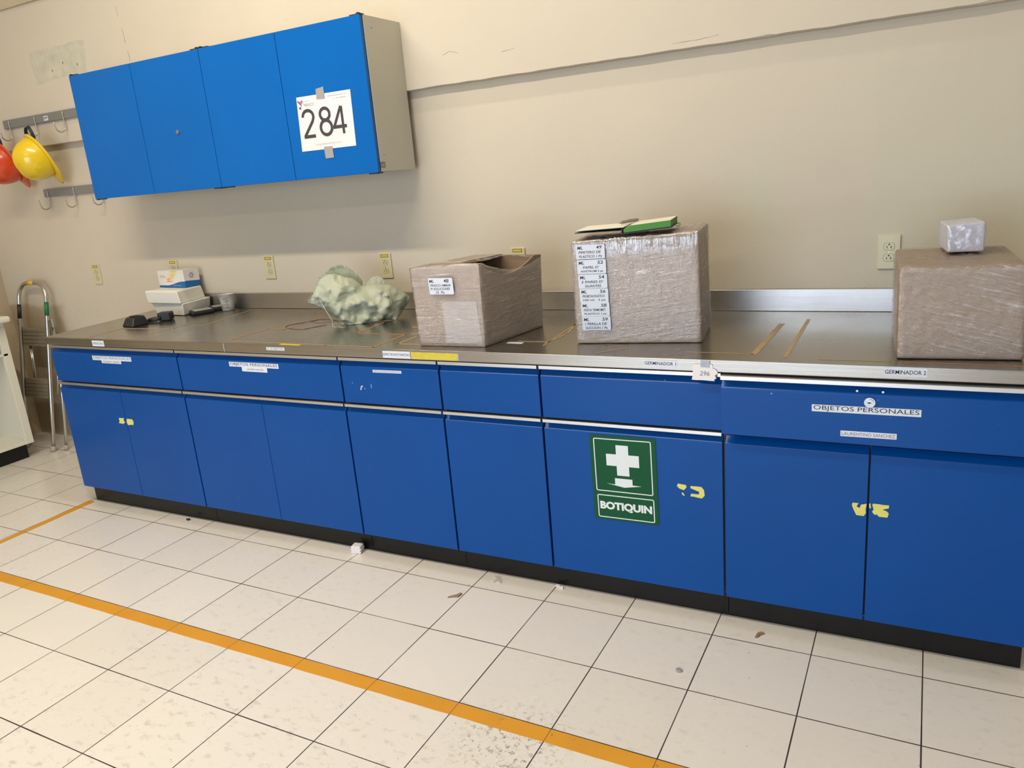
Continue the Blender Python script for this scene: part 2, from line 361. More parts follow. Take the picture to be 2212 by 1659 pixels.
# ------------------------------------------------------------------ mesh helpers
class MB:
    def __init__(self): self.v = []; self.f = []; self.m = []
    def add(self, vs, fs, mi=0):
        b = len(self.v); self.v += [tuple(p) for p in vs]; self.f += [tuple(b + i for i in f) for f in fs]; self.m += [mi] * len(fs); return self
    def box(self, x0, x1, y0, y1, z0, z1, mi=0):
        vs = [(x, y, z) for z in (z0, z1) for y in (y0, y1) for x in (x0, x1)]
        return self.add(vs, [(0, 2, 3, 1), (4, 5, 7, 6), (0, 1, 5, 4), (2, 6, 7, 3), (0, 4, 6, 2), (1, 3, 7, 5)], mi)
    def hexa(self, b, t, mi=0):
        """b,t: four bottom / top corners, counter-clockwise seen from above"""
        vs = list(b) + list(t)
        return self.add(vs, [(3, 2, 1, 0), (4, 5, 6, 7), (0, 1, 5, 4), (1, 2, 6, 5), (2, 3, 7, 6), (3, 0, 4, 7)], mi)
    def prism(self, poly, fn, d0, d1, mi=0):
        """poly 2D outline; fn(a,b,d)->3D point; closed prism between depths d0 and d1"""
        n = len(poly); vs = [fn(a, b, d0) for a, b in poly] + [fn(a, b, d1) for a, b in poly]
        fs = [tuple(range(n)), tuple(range(2 * n - 1, n - 1, -1))] + [(i, i + n, (i + 1) % n + n, (i + 1) % n) for i in range(n)]
        return self.add(vs, fs, mi)
    def tube(self, pts, r, seg=8, mi=0, cap=True):
        pts = [V(p) for p in pts]; rs = r if isinstance(r, (list, tuple)) else [r] * len(pts)
        base = len(self.v); prev = None
        for i, p in enumerate(pts):
            t = (pts[min(i + 1, len(pts) - 1)] - pts[max(i - 1, 0)]).normalized()
            if prev is None:
                a = t.orthogonal().normalized()
            else:
                a = (prev - t * prev.dot(t)).normalized()
            prev = a; b = t.cross(a)
            for k in range(seg):
                an = 2 * math.pi * k / seg; self.v.append(tuple(p + (a * math.cos(an) + b * math.sin(an)) * rs[i]))
        for i in range(len(pts) - 1):
            for k in range(seg):
                q = base + i * seg; self.f.append((q + k, q + (k + 1) % seg, q + seg + (k + 1) % seg, q + seg + k)); self.m.append(mi)
        if cap:
            self.f.append(tuple(base + k for k in range(seg))[::-1]); self.m.append(mi)
            q = base + (len(pts) - 1) * seg; self.f.append(tuple(q + k for k in range(seg))); self.m.append(mi)
        return self
    def text(self, body, fn, cx, cy, wd, ht, d=0.0006, mi=1, bold=0.0, shear=0.0, th=0.0):
        """flat lettering fitted to a wd x ht box centred on cx,cy in frame fn"""
        cu = bpy.data.curves.new('t', 'FONT'); cu.body = body; cu.size = 1; cu.offset = bold; cu.shear = shear; cu.resolution_u = 3
        ob = bpy.data.objects.new('t', cu); me = bpy.data.meshes.new_from_object(ob)
        xs = [v.co.x for v in me.vertices]; ys = [v.co.y for v in me.vertices]
        if xs:
            x0, x1, y0, y1 = min(xs), max(xs), min(ys), max(ys); sy = ht / max(1e-6, y1 - y0); sx = wd / max(1e-6, x1 - x0) if wd else sy
            vs = [fn(cx + (v.co.x - (x0 + x1) / 2) * sx, cy + (v.co.y - (y0 + y1) / 2) * sy, d) for v in me.vertices]
            self.add(vs, [tuple(p.vertices) for p in me.polygons], mi)
        bpy.data.objects.remove(ob); bpy.data.meshes.remove(me); bpy.data.curves.remove(cu)
        return self
    def build(self, name, mats, parent=None, smooth=False, bevel=0, bseg=2, angle=0.6, sub=0):
        me = bpy.data.meshes.new(name); me.from_pydata(self.v, [], self.f); me.update()
        mats = mats if isinstance(mats, (list, tuple)) else [mats]
        for k in mats: me.materials.append(M[k])
        for p, i in zip(me.polygons, self.m): p.material_index = min(i, len(mats) - 1); p.use_smooth = smooth
        bm = bmesh.new(); bm.from_mesh(me)
        if len(bm.faces) < 60000 and not getattr(self, 'keep', False): bmesh.ops.recalc_face_normals(bm, faces=bm.faces)
        bm.to_mesh(me); bm.free()
        o = bpy.data.objects.new(name, me); C.objects.link(o)
        if parent: o.parent = parent
        if bevel:
            b = o.modifiers.new('bevel', 'BEVEL'); b.width = bevel; b.segments = bseg; b.limit_method = 'ANGLE'; b.angle_limit = angle; b.harden_normals = False
        if sub: s = o.modifiers.new('sub', 'SUBSURF'); s.levels = sub; s.render_levels = sub
        return o
def thing(name, label, cat, loc=(0, 0, 0), rz=0, group=None):
    o = bpy.data.objects.new(name, None); C.objects.link(o); o.location = loc; o.rotation_euler = (0, 0, rz)
    o.empty_display_size = 0.1
    return tag(o, label, cat, group)
def tag(o, label, cat, group=None):
    o['label'] = label; o['category'] = cat
    if group: o['group'] = group
    return o
def struct(o, kind='structure'): o['kind'] = kind; return o
def frame(o, u, v):
    o, u, v = V(o), V(u).normalized(), V(v).normalized(); n = u.cross(v)
    return lambda a, b, d: o + u * a + v * b + n * d
def front(x, y, z, ang=0):
    c, s = math.cos(ang), math.sin(ang)
    return frame((x, y, z), (c, 0, s), (-s, 0, c))          # normal points to -y, toward the room
def rrect(w, h, r, seg=4):
    out = []
    for cx, cy, a0 in ((w / 2 - r, h / 2 - r, 0), (-w / 2 + r, h / 2 - r, 90), (-w / 2 + r, -h / 2 + r, 180), (w / 2 - r, -h / 2 + r, 270)):
        for k in range(seg + 1):
            a = math.radians(a0 + 90 * k / seg); out.append((cx + r * math.cos(a), cy + r * math.sin(a)))
    return out
def rect(w, h): return [(-w / 2, -h / 2), (w / 2, -h / 2), (w / 2, h / 2), (-w / 2, h / 2)]
def sticker(name, fn, w, h, lines, parent=None, mats=('label', 'ink'), r=0.0008, th=0.0004, bold=0.0):
    mb = MB(); mb.prism(rrect(w, h, r), fn, 0, th)
    for L in lines:
        body, cx, cy, lw, lh = L[:5]; mb.text(body, fn, cx, cy, lw, lh, th + 0.0003, L[5] if len(L) > 5 else 1, bold, L[6] if len(L) > 6 else 0)
    return mb.build(name, list(mats), parent)
rnd = random.uniform

# ------------------------------------------------------------------ room shell
XL, XR, YF = -1.308, 6.3, -5.2
struct(MB().box(XL - 0.1, XR + 0.1, YF - 0.1, 0.9, -0.1, 0).build('floor', 'floor'))
struct(MB().box(XL - 0.1, XR + 0.1, YF - 0.1, 0.9, CEIL, CEIL + 0.1).build('ceiling', 'ceil'))
def ledge_wall():
    mb = MB(); LZ = 1.873
    mb.box(XL - 0.1, XR + 0.1, LOWY, 0.9, 0, LZ)
    # upper part stands proud; its lower arris is chipped and uneven
    n = 260; top = []; bot = []
    vs = []; fs = []
    for i in range(n + 1):
        x = XL - 0.1 + (XR - XL + 0.2) * i / n
        d = 0.0035 * (noise.noise(V((x * 9, 1, 0)))) + 0.0015 * noise.noise(V((x * 40, 5, 0)))
        chip = 0.010 * math.exp(-((x - 3.63) / 0.022) ** 2) + 0.012 * math.exp(-((x - 4.31) / 0.04) ** 2)
        vs += [(x, WALLY, CEIL), (x, WALLY, LZ + d + chip * 0.5), (x, WALLY + 0.006, LZ - 0.002 + d), (x, LOWY + 0.002, LZ - 0.004 + d * 0.6), (x, 0.9, LZ - 0.004), (x, 0.9, CEIL)]
    for i in range(n):
        for k in range(5): a = i * 6 + k; fs.append((a, a + 6, a + 7, a + 1))
    mb.add(vs, fs)
    return mb.build('wall_back', 'wall')
WB = struct(ledge_wall())
struct(MB().box(XL - 0.1, XL, YF, 0.9, 0, CEIL).build('wall_left', 'leftwall'))
struct(MB().box(XL, 0.8, WALLY - 0.012, WALLY - 0.0005, 2.622, 2.86).build('trim_1', 'leftwall'))
struct(MB().box(XR, XR + 0.1, YF, 0.9, 0, CEIL).build('wall_right', 'room'))
wf = MB(); wx0, wx1, wz0, wz1 = 0.8, 4.4, 0.02, 2.30
wf.box(XL, wx0, YF - 0.1, YF, 0, CEIL); wf.box(wx1, XR, YF - 0.1, YF, 0, CEIL); wf.box(wx0, wx1, YF - 0.1, YF, 0, wz0); wf.box(wx0, wx1, YF - 0.1, YF, wz1, CEIL)
struct(wf.build('wall_front', 'room'))
fr = MB()
for a, b in ((wx0, wx0 + 0.05), (1.88, 1.92), (3.08, 3.12), (wx1 - 0.05, wx1)): fr.box(a, b, YF - 0.06, YF - 0.02, wz0, wz1)
fr.box(wx0, wx1, YF - 0.06, YF - 0.02, wz0, wz0 + 0.05); fr.box(wx0, wx1, YF - 0.06, YF - 0.02, wz1 - 0.05, wz1)
struct(fr.build('window_1', 'alu'))

def blob(fn, pts, name, mat, parent, d=0.0005, jit=0.0):
    P = []
    n = len(pts)
    for i in range(n):
        a, b = V(pts[i]), V(pts[(i + 1) % n])
        k = max(1, int((b - a).length / 0.012)) if jit else 1
        for t in range(k):
            q = a.lerp(b, t / k); P.append((q.x + rnd(-jit, jit), q.y + rnd(-jit, jit)))
    return MB().prism(P, fn, 0, d).build(name, mat, parent)
wf_ = front(0, WALLY, 0)
# grey-green repaired patch high on the wall with three plug holes
blob(wf_, [(-0.41, 2.205), (-0.36, 2.20), (-0.30, 2.215), (0.045, 2.215), (0.05, 2.24), (0.075, 2.375), (0.02, 2.378), (-0.43, 2.372)], 'repaired_patch', 'scar', WB, 0.0006, 0.004)
for hx, hz in ((-0.245, 2.258), (-0.14, 2.285), (-0.02, 2.262)):
    MB().prism([(hx + 0.004 * math.cos(a), hz + 0.007 * math.sin(a)) for a in [k * math.pi / 5 for k in range(10)]], wf_, 0, 0.0012).build('plug_hole', 'crack', WB)
def crack(pts, r=0.0012, y=WALLY):
    out = []
    for (a, b), (c, d) in zip(pts[:-1], pts[1:]):
        for t in range(4): out.append((a + (c - a) * t / 4 + rnd(-.002, .002), y, b + (d - b) * t / 4 + rnd(-.002, .002)))
    out.append((pts[-1][0], y, pts[-1][1])); MB().tube(out, [r * rnd(.4, 1.1) for _ in out], 4).build('plaster_crack', 'crack', WB)
crack([(0.372, 2.60), (0.385, 2.56), (0.389, 2.52)]); crack([(0.378, 2.49), (0.382, 2.46), (0.376, 2.44)]); crack([(0.392, 2.385), (0.398, 2.35), (0.396, 2.31)]); crack([(0.402, 2.27), (0.409, 2.245), (0.404, 2.22)])
crack([(3.30, 1.893), (3.36, 1.896), (3.41, 1.893), (3.47, 1.90)], 0.0008); crack([(3.83, 1.985), (3.88, 2.005), (3.93, 2.01)], 0.0009)
crack([(2.32, 1.99), (2.36, 2.0), (2.40, 1.985)], 0.0007); crack([(2.60, 1.965), (2.66, 1.97)], 0.0007)

# ------------------------------------------------------------------ base cabinets
ZB, ZC, ZBT = 0.098, 0.631, 0.652
def panel(mb, x0, x1, z0, zc, zt, y0=0.0, mi=0):
    prof = [(y0, z0), (y0, zc), (y0 + 0.0195, zt), (y0 + 0.0215, zt), (y0 + 0.0215, z0)]
    mb.add([(x0, a, b) for a, b in prof] + [(x1, a, b) for a, b in prof],
           [(0, 1, 2, 3, 4), (9, 8, 7, 6, 5)] + [(i, i + 5, (i + 1) % 5 + 5, (i + 1) % 5) for i in range(5)], mi)
def grip(mb, x0, x1, z0, z1, y0=0.0):
    # folded aluminium lip: front flange and top plate
    prof = [(y0 - 0.009, z0), (y0 - 0.009, z1), (y0 + 0.030, z1), (y0 + 0.030, z1 - 0.002), (y0 - 0.007, z1 - 0.002), (y0 - 0.007, z0)]
    n = len(prof)
    mb.add([(x0, a, b) for a, b in prof] + [(x1, a, b) for a, b in prof], [tuple(range(n)), tuple(range(2 * n - 1, n - 1, -1))] + [(i, i + n, (i + 1) % n + n, (i + 1) % n) for i in range(n)])
def base_unit(x0, x1, label, doors, drawers, pull=0.0, px0=None):
    grips = pull == 0.0
    t = thing('base_cabinet', label, 'cabinet', ((x0 + x1) / 2, 0.05, 0), 0, 'blue base cabinets under the steel worktop')
    inv = -V(t.location)
    def fin(o): o.matrix_parent_inverse = Matrix.Translation(inv); return o
    mb = MB(); mb.box(x0 + 0.002, x1 - 0.002, 0.0235, 0.742, ZB, 0.8605, 0)
    mb.box(x0 + 0.003, x1 - 0.003, 0.0225, 0.0234, ZB + 0.002, 0.8600, 1)  # thin dark sheet standing in for shade in the door and drawer gaps
    fin(mb.build('carcass', ['grey_cab', 'gap_shade'], t))
    fin(MB().box((px0 if px0 else x0) + 0.001, x1 - 0.001, 0.048, 0.70, 0.0, ZB - 0.001).build('plinth', 'black', t))
    out = {}
    for k, (a, b) in enumerate(doors):
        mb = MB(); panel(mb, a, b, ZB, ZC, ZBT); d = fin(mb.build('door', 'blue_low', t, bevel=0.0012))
        if grips: mb = MB(); grip(mb, a, b, 0.656, 0.667); gs_ = fin(mb.build('grip_strip', 'alu', t, bevel=0.0006)); gs_.parent = d
        out['door%d' % k] = d
    for k, (a, b) in enumerate(drawers):
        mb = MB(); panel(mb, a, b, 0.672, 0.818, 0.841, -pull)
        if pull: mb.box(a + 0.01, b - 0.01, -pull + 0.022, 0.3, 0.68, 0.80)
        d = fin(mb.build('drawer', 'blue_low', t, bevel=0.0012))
        mb = MB(); grip(mb, a, b, 0.845, 0.857, -pull); g = fin(mb.build('grip_strip', 'alu', t, bevel=0.0006)); g.parent = d
        out['drawer%d' % k] = d
    for o in list(out.values()):
        for c in C.objects:
            if c.parent == o: c.matrix_parent_inverse = o.matrix_parent_inverse @ Matrix.Identity(4); c.matrix_parent_inverse = Matrix.Identity(4)
    out['root'] = t
    return out
def on(parent, o): o.parent = parent; return o
X = dict(l=0.3176, am=0.7782, a=1.2265, bm=1.6968, b=2.1522, c=2.6118, d=3.0161, e=3.6322, fm=4.0445, r=4.4565)
g, mgap = 0.004, 0.0012
UA = base_unit(X['l'], X['a'], 'leftmost blue base cabinet, two doors with torn yellow sticker scraps', [(X['l'], X['am'] - mgap), (X['am'] + mgap, X['a'] - g)], [(X['l'], X['a'] - g)])
UB = base_unit(X['a'], X['b'], 'blue base cabinet second from left, under the PC DE ESPECTRO edge label', [(X['a'] + g, X['bm'] - mgap), (X['bm'] + mgap, X['b'] - g)], [(X['a'] + g, X['b'] - g)])
UC = base_unit(X['b'], X['c'], 'narrow single-door blue base cabinet below the brown open-topped carton', [(X['b'] + g, X['c'] - g)], [(X['b'] + g, X['c'] - g)])
UD = base_unit(X['c'], X['e'], 'blue base cabinet with two drawers, carrying the green first-aid sign', [(X['c'] + g, X['d'] - g), (X['d'] + g, X['e'] - g)], [(X['c'] + g, X['d'] - g), (X['d'] + g, X['e'] - g)])
UF = base_unit(X['e'], X['r'], 'rightmost blue base cabinet, lockable drawer pulled slightly open', [(X['e'] + g, X['fm'] - 0.0025), (X['fm'] + 0.0025, X['r'])], [(X['e'] + 0.001, X['r'])], 0.03)
D = -0.0006
def stk(par, name, x, z, y, w, h, lines, ang=0, **k):
    return sticker(name, front(x, y + D * 0, z, math.radians(ang)), w, h, lines, par, **k)
stk(UA['drawer0'], 'owner_label', 0.774, 0.8012, -0.0005, 0.283, 0.0215, [('OBJETOS PERSONALES', 0, 0, 0.272, 0.0150, 2)], 0.3, mats=('label', 'ink', 'ink_soft'))
stk(UA['drawer0'], 'name_label', 0.7687, 0.7845, -0.0012, 0.142, 0.0155, [('MONSERRAT  RAMIREZ', 0, 0, 0.12, 0.0085, 2)], 0, mats=('label', 'ink', 'ink_soft'))
stk(UB['drawer0'], 'owner_label', 1.6903, 0.8045, -0.0005, 0.281, 0.0200, [('OBJETOS PERSONALES', 0, 0, 0.270, 0.0150, 1)], 0)
stk(UB['drawer0'], 'name_label', 1.6933, 0.7855, -0.0012, 0.144, 0.0200, [('JAVIER MACES', 0.004, -0.001, 0.095, 0.0100, 2)], -0.2, mats=('label', 'ink', 'ink_soft'))
stk(UC['drawer0'], 'contents_label', 2.3785, 0.8060, -0.0005, 0.133, 0.0106, [('REFACCIONES DE INFRATEC', 0, 0, 0.124, 0.0066, 2)], 0.4, mats=('label', 'ink', 'ink_soft'))
stk(UF['drawer0'], 'owner_label', 4.0281, 0.7733, -0.0305, 0.277, 0.0205, [('OBJETOS PERSONALES', 0, 0, 0.268, 0.0168, 1)], 0.26)
stk(UF['drawer0'], 'name_label', 4.0386, 0.7023, -0.0305, 0.143, 0.0168, [('LAURENTINO SANCHEZ', 0, 0, 0.136, 0.0095, 2)], 0.4, mats=('label', 'ink', 'ink_soft'))
# lock and two rivets of the rightmost drawer
fn = front(4.0394, -0.030, 0.7975)
circ = lambda r, n=28: [(r * math.cos(2 * math.pi * k / n), r * math.sin(2 * math.pi * k / n)) for k in range(n)]
lk = MB().prism(circ(0.0145), fn, 0, 0.004).prism(circ(0.0105), fn, 0.004, 0.0065)
lk.prism([(-0.006, -0.001), (-0.001, -0.0022), (0.004, -0.001), (0.004, 0.001), (-0.001, 0.0022), (-0.006, 0.001)], fn, 0.0064, 0.0070, 1)
lk.build('lock', ['chrome', 'dark'], UF['drawer0'], bevel=0.001)
for sx in (4.006, 4.071):
    fr_ = front(sx, -0.0225, 0.827); MB().prism(circ(0.0032, 12), fr_, -0.004, 0.0025).build('rivet', 'chrome', UF['drawer0'])
# torn yellow stickers
def torn(par, poly, y=-0.0005):
    return blob(front(0, y, 0), poly, 'torn_sticker', 'yellow_sticker', par, 0.0005, 0.0006)
torn(UA['door0'], [(0.729, 0.502), (0.767, 0.503), (0.761, 0.493), (0.768, 0.482), (0.753, 0.473), (0.735, 0.475), (0.721, 0.475), (0.73, 0.485)])
torn(UA['door1'], [(0.789, 0.503), (0.826, 0.502), (0.833, 0.487), (0.825, 0.472), (0.811, 0.474), (0.787, 0.47), (0.783, 0.481), (0.781, 0.488)])
torn(UD['door1'], [(3.485, 0.479), (3.511, 0.477), (3.513, 0.469), (3.504, 0.458), (3.49, 0.462), (3.482, 0.471)])
torn(UD['door1'], [(3.497, 0.449), (3.502, 0.449), (3.507, 0.439), (3.5, 0.44)])
torn(UD['door1'], [(3.526, 0.476), (3.561, 0.476), (3.569, 0.467), (3.571, 0.448), (3.563, 0.437), (3.525, 0.44), (3.528, 0.449), (3.552, 0.449), (3.554, 0.459), (3.539, 0.464), (3.526, 0.468)])
torn(UF['door0'], [(4.003, 0.48), (4.02, 0.48), (4.014, 0.469), (4.022, 0.465), (4.026, 0.476), (4.041, 0.481), (4.038, 0.464), (4.039, 0.451), (4.035, 0.441), (4.014, 0.441), (4.006, 0.46), (4.002, 0.471)])
torn(UF['door1'], [(4.0475, 0.482), (4.051, 0.483), (4.052, 0.469), (4.0475, 0.468)])
torn(UF['door1'], [(4.057, 0.483), (4.1, 0.483), (4.099, 0.474), (4.083, 0.468), (4.095, 0.463), (4.1, 0.457), (4.096, 0.445), (4.074, 0.444), (4.067, 0.452), (4.065, 0.448), (4.058, 0.453), (4.056, 0.458), (4.06, 0.466), (4.056, 0.478)])
# white scratches on the third drawer
for (sx, sz, sw, sh, an) in ((2.245, 0.735, 0.004, 0.018, -20), (2.252, 0.742, 0.003, 0.006, 0), (2.205, 0.753, 0.002, 0.003, 0), (2.295, 0.745, 0.0015, 0.016, 3), (2.262, 0.733, 0.003, 0.003, 0)):
    MB().prism(rect(sw, sh), front(sx, -0.0003, sz, math.radians(an)), 0, 0.0004).build('paint_chip', 'label', UC['drawer0'])

# first-aid sign stuck on the door
sg = thing('first_aid_sign', 'green BOTIQUIN first-aid sign with white cross and arrow on a blue door', 'sign', (3.3029, -0.001, 0.4723))
A = math.radians(0.7)
fo = front(0, 0, 0, A)
MB().prism(rrect(0.2286, 0.3065, 0.006), fo, 0, 0.0008).build('panel', 'green', sg)
def ring(mb, cx, cz, w, h, t, r, mi=0):
    o_ = [(a + cx, b + cz) for a, b in rrect(w, h, r)]; i_ = [(a + cx, b + cz) for a, b in rrect(w - 2 * t, h - 2 * t, max(0.0005, r - t))]
    n = len(o_); vs = [fo(a, b, 0.0012) for a, b in o_] + [fo(a, b, 0.0012) for a, b in i_]
    mb.add(vs, [(k, (k + 1) % n, (k + 1) % n + n, k + n) for k in range(n)], mi)
mb = MB(); ring(mb, -0.0012, 0.0468, 0.200, 0.190, 0.0034, 0.006); ring(mb, 0.0005, -0.1035, 0.200, 0.084, 0.0034, 0.006); mb.build('border', 'sign_white', sg)
cr_ = [(-0.0215, 0.054), (0.0215, 0.054), (0.0215, 0.021), (0.057, 0.021), (0.057, -0.0205), (0.0215, -0.0205), (0.0215, -0.054), (-0.0215, -0.054), (-0.0215, -0.0205), (-0.057, -0.0205), (-0.057, 0.021), (-0.0215, 0.021)]
MB().prism([(a - 0.0015, b + 0.067) for a, b in cr_], fo, 0.0009, 0.0013).build('cross', 'sign_white', sg)
MB().prism([(-0.032, 0.0025), (0.029, 0.0025), (0.029, -0.018), (0.059, -0.019), (0.0, -0.029), (-0.062, -0.0185), (-0.032, -0.0205)], fo, 0.0009, 0.0013).build('arrow', 'sign_white', sg)
MB().text('BOTIQUIN', fo, 0.0005, -0.1025, 0.183, 0.0335, 0.0013, 0, 0.05).build('lettering', 'sign_white', sg)

# ------------------------------------------------------------------ worktop
T0 = 0.9
wt = thing('worktop', 'long worn stainless steel worktop with backsplash over the blue cabinets', 'worktop', (2.4, 0.36, 0.862))
def W(o): o.matrix_parent_inverse = Matrix.Translation(-V(wt.location)); return o
XE = 4.49
mb = MB(); out = [(0.321, -0.0195), (XE, -0.0195), (XE, 0.745), (0.238, 0.745)]
mb.hexa([(a, b, 0.862) for a, b in out], [(a, b, T0) for a, b in out])
W(mb.build('slab', 'steel', wt, bevel=0.003, bseg=3))
W(MB().box(1.5575, 1.5590, -0.0203, -0.0190, 0.862, 0.899).build('edge_seam', 'sign_white', wt))
MBb = MB().box(0.255, XE, 0.7455, 0.7645, T0, 0.9835); W(MBb.build('backsplash', 'steel_edge', wt, bevel=0.002))
fy = -0.0200
W(sticker('edge_label', front(0.730, fy, 0.878), 0.087, 0.0275, [('IMPRESORA', 0, 0, 0.076, 0.0105, 1)], wt, ('label', 'ink_soft')))
W(sticker('edge_label', front(1.850, fy, 0.884), 0.098, 0.0125, [('PC DE ESPECTRO', 0, 0, 0.088, 0.0085, 1)], wt, ('label', 'ink_soft')))
W(sticker('edge_label', front(2.447, fy, 0.879), 0.124, 0.0262, [('ESPECTROFOTOMETRO', 0, 0, 0.120, 0.0095, 1)], wt, ('label', 'ink')))
W(MB().prism(rect(0.198, 0.0262), front(2.6116, fy, 0.8785), 0, 0.0006).build('yellow_tape', 'yellowtape', wt))
W(MB().prism(rect(0.006, 0.026), front(2.714, fy, 0.8785), 0, 0.0005).build('clear_tape', 'cleartape', wt))
W(sticker('edge_label', front(3.4454, fy, 0.8835, math.radians(-0.4)), 0.105, 0.0205, [('GERMINADOR 1', 0, 0, 0.099, 0.0105, 1)], wt, ('label', 'ink'), bold=0.006))
W(sticker('edge_label', front(4.1228, fy, 0.8845), 0.104, 0.0245, [('GERMINADOR 2', 0, 0, 0.099, 0.0112, 1)], wt, ('label', 'ink'), bold=0.007))
# worn marking tape laid on the bench
def strip(pts, wd, mat='benchtape', name='tape_strip', z=T0):
    mb = MB(); P = [V((a, b)) for a, b in pts]
    for a, b in zip(P[:-1], P[1:]):
        d = (b - a).normalized(); n = V((-d.y, d.x)) * wd / 2; a2, b2 = a - d * wd * 0.3, b + d * wd * 0.3
        k = max(1, int((b2 - a2).length / 0.02)); L = []; R = []
        for t in range(k + 1):
            q = a2.lerp(b2, t / k); L.append(q + n * rnd(0.8, 1.05)); R.append(q - n * rnd(0.8, 1.05))
        poly = [tuple(q) for q in R] + [tuple(q) for q in reversed(L)]
        vs = [(q[0], q[1], z + 0.0002) for q in poly] + [(q[0], q[1], z + 0.0006) for q in poly]; n_ = len(poly)
        fs = [(i, i + 1, 2 * (k + 1) - 2 - i, 2 * (k + 1) - 1 - i) for i in range(k)]
        fs2 = [tuple(j + n_ for j in f) for f in fs]
        mb.add(vs, fs2 + [(i, (i + 1) % n_, (i + 1) % n_ + n_, i + n_) for i in range(n_)])
    return W(mb.build(name, mat, wt))
strip([(0.635, -0.012), (0.614, 0.201)], 0.008); strip([(0.614, 0.201), (0.943, 0.215)], 0.016)
strip([(0.93, -0.012), (0.949, 0.237), (0.951, 0.302), (1.077, 0.305), (0.984, 0.724)], 0.010)
strip([(1.631, 0.552), (1.643, 0.249), (1.536, 0.27), (1.541, 0.021)], 0.009, 'benchtape_red'); strip([(1.541, 0.021), (2.094, 0.006), (2.329, -0.002)], 0.009, 'benchtape')
strip([(2.329, -0.002), (2.329, 0.215), (2.078, 0.22), (2.058, 0.436)], 0.010, 'benchtape_red')
strip([(1.87, -0.006), (1.97, -0.008)], 0.018, 'yellow_lab')
strip([(2.402, 0.183), (2.399, 0.06), (2.55, 0.061)], 0.014); strip([(2.352, 0.229), (2.42, 0.245)], 0.02); strip([(2.275, 0.353), (2.32, 0.38)], 0.02)
strip([(2.868, 0.155), (2.989, 0.153), (2.998, 0.299), (2.958, 0.49)], 0.010); strip([(2.992, 0.10), (2.963, 0.464)], 0.008)
strip([(3.506, 0.069), (3.707, 0.069)], 0.007); strip([(3.711, 0.069), (3.725, 0.512)], 0.020); strip([(3.805, 0.045), (3.804, 0.598)], 0.014)
strip([(3.9, 0.028), (4.09, 0.03)], 0.005); strip([(4.12, 0.03), (4.45, 0.02)], 0.006, 'benchtape_red'); strip([(3.30, 0.10), (3.22, 0.02)], 0.008)
bl = MB(); fl = frame((2.868, 0.128, T0), (1, -0.03, 0), (0.03, 1, 0))
bl.prism(rect(0.062, 0.022), fl, 0, 0.0006); W(bl.build('bench_label', ['label', 'ink_soft'], wt))
ringp = []
for k in range(26):
    a = k / 25 * 5.6 + 0.6; ringp.append((1.70 + 0.10 * math.cos(a) + 0.02 * math.sin(3 * a), 0.375 + 0.11 * math.sin(a), T0 + 0.0002))
W(MB().tube(ringp, [0.0015 + 0.0012 * abs(math.sin(k)) for k in range(26)], 4).build('ring_stain', 'stain', wt))
W(MB().tube([(1.62, 0.44, T0), (1.72, 0.40, T0), (1.78, 0.44, T0)], 0.0013, 4).build('ring_stain', 'stain', wt))

# torn paper with 296
tp = thing('paper_tag', 'small torn paper with 296 taped over the worktop front edge', 'paper', (3.583, -0.0215, 0.862))
fn = front(0, 0, 0, math.radians(-0.5))
o = blob(fn, [(-0.0345, 0.024), (0.022, 0.026), (0.026, 0.020), (0.024, 0.014), (0.034, 0.010), (0.040, 0.0), (0.031, -0.010), (0.036, -0.018), (0.028, -0.022), (0.031, -0.026), (-0.040, -0.026), (-0.036, -0.01)], 'sheet', 'paper', tp, 0.0004, 0.0006)
MB().text('296', fn, 0.0, -0.004, 0.030, 0.014, 0.0008, 0, 0, 0.15).build('number', 'ink_soft', tp)
MB().prism(rect(0.028, 0.021), front(0.0022, -0.0006, 0.0262, math.radians(-2)), 0, 0.0006).build('tape', 'cleartape', tp)

# ------------------------------------------------------------------ wall cabinets
UY, UZ0, UZ1 = 0.4497, 1.5366, 2.1468
UX = [0.2736, 0.737, 1.206, 1.667, 2.1239]
def wall_unit(i0, label):
    x0, xm, x1 = UX[i0], UX[i0 + 1], UX[i0 + 2]
    t = thing('wall_cabinet', label, 'cabinet', ((x0 + x1) / 2, WALLY, UZ0), 0, 'blue wall cabinets')
    iv = Matrix.Translation(-V(t.location))
    mb = MB().box(x0 + 0.002, x1, UY + 0.020, WALLY - 0.001, UZ0 + 0.004, UZ1, 0); mb.box(x0 + 0.004, x1 - 0.002, UY + 0.0185, UY + 0.0199, UZ0 + 0.006, UZ1 - 0.002, 1)  # second box is a dark sheet painting shade into the door gaps
    o = mb.build('carcass', ['grey_cab', 'gap_shade'], t, bevel=0.001); o.matrix_parent_inverse = iv
    ds = []
    for a, b in ((x0, xm - 0.0015), (xm + 0.0015, x1 - 0.003)):
        m2 = MB().box(a, b, UY, UY + 0.0175, UZ0, UZ1 - 0.001, 0)
        d = m2.build('door', 'blue', t, bevel=0.0015); d.matrix_parent_inverse = iv; ds.append(d)
    for hx in (x0 + 0.012, x1 - 0.012):
        for hz in (UZ1 - 0.002, UZ0 - 0.004):
            s = 1 if hx < xm else -1
            hb = MB().box(min(hx - 0.012 * s, hx + 0.045 * s), max(hx - 0.012 * s, hx + 0.045 * s), UY + 0.006, UY + 0.03, hz, hz + 0.006); hb.box(hx - 0.006, hx + 0.006, UY + 0.001, UY + 0.016, hz - 0.001, hz + 0.009)
            h = hb.build('hinge', 'dark', t, bevel=0.001); h.matrix_parent_inverse = iv
    return t, ds, iv
W1, D1, I1 = wall_unit(0, 'left blue double-door wall cabinet with a taped-over lock')
W2, D2, I2 = wall_unit(2, 'right blue double-door wall cabinet behind the sheet numbered 284')
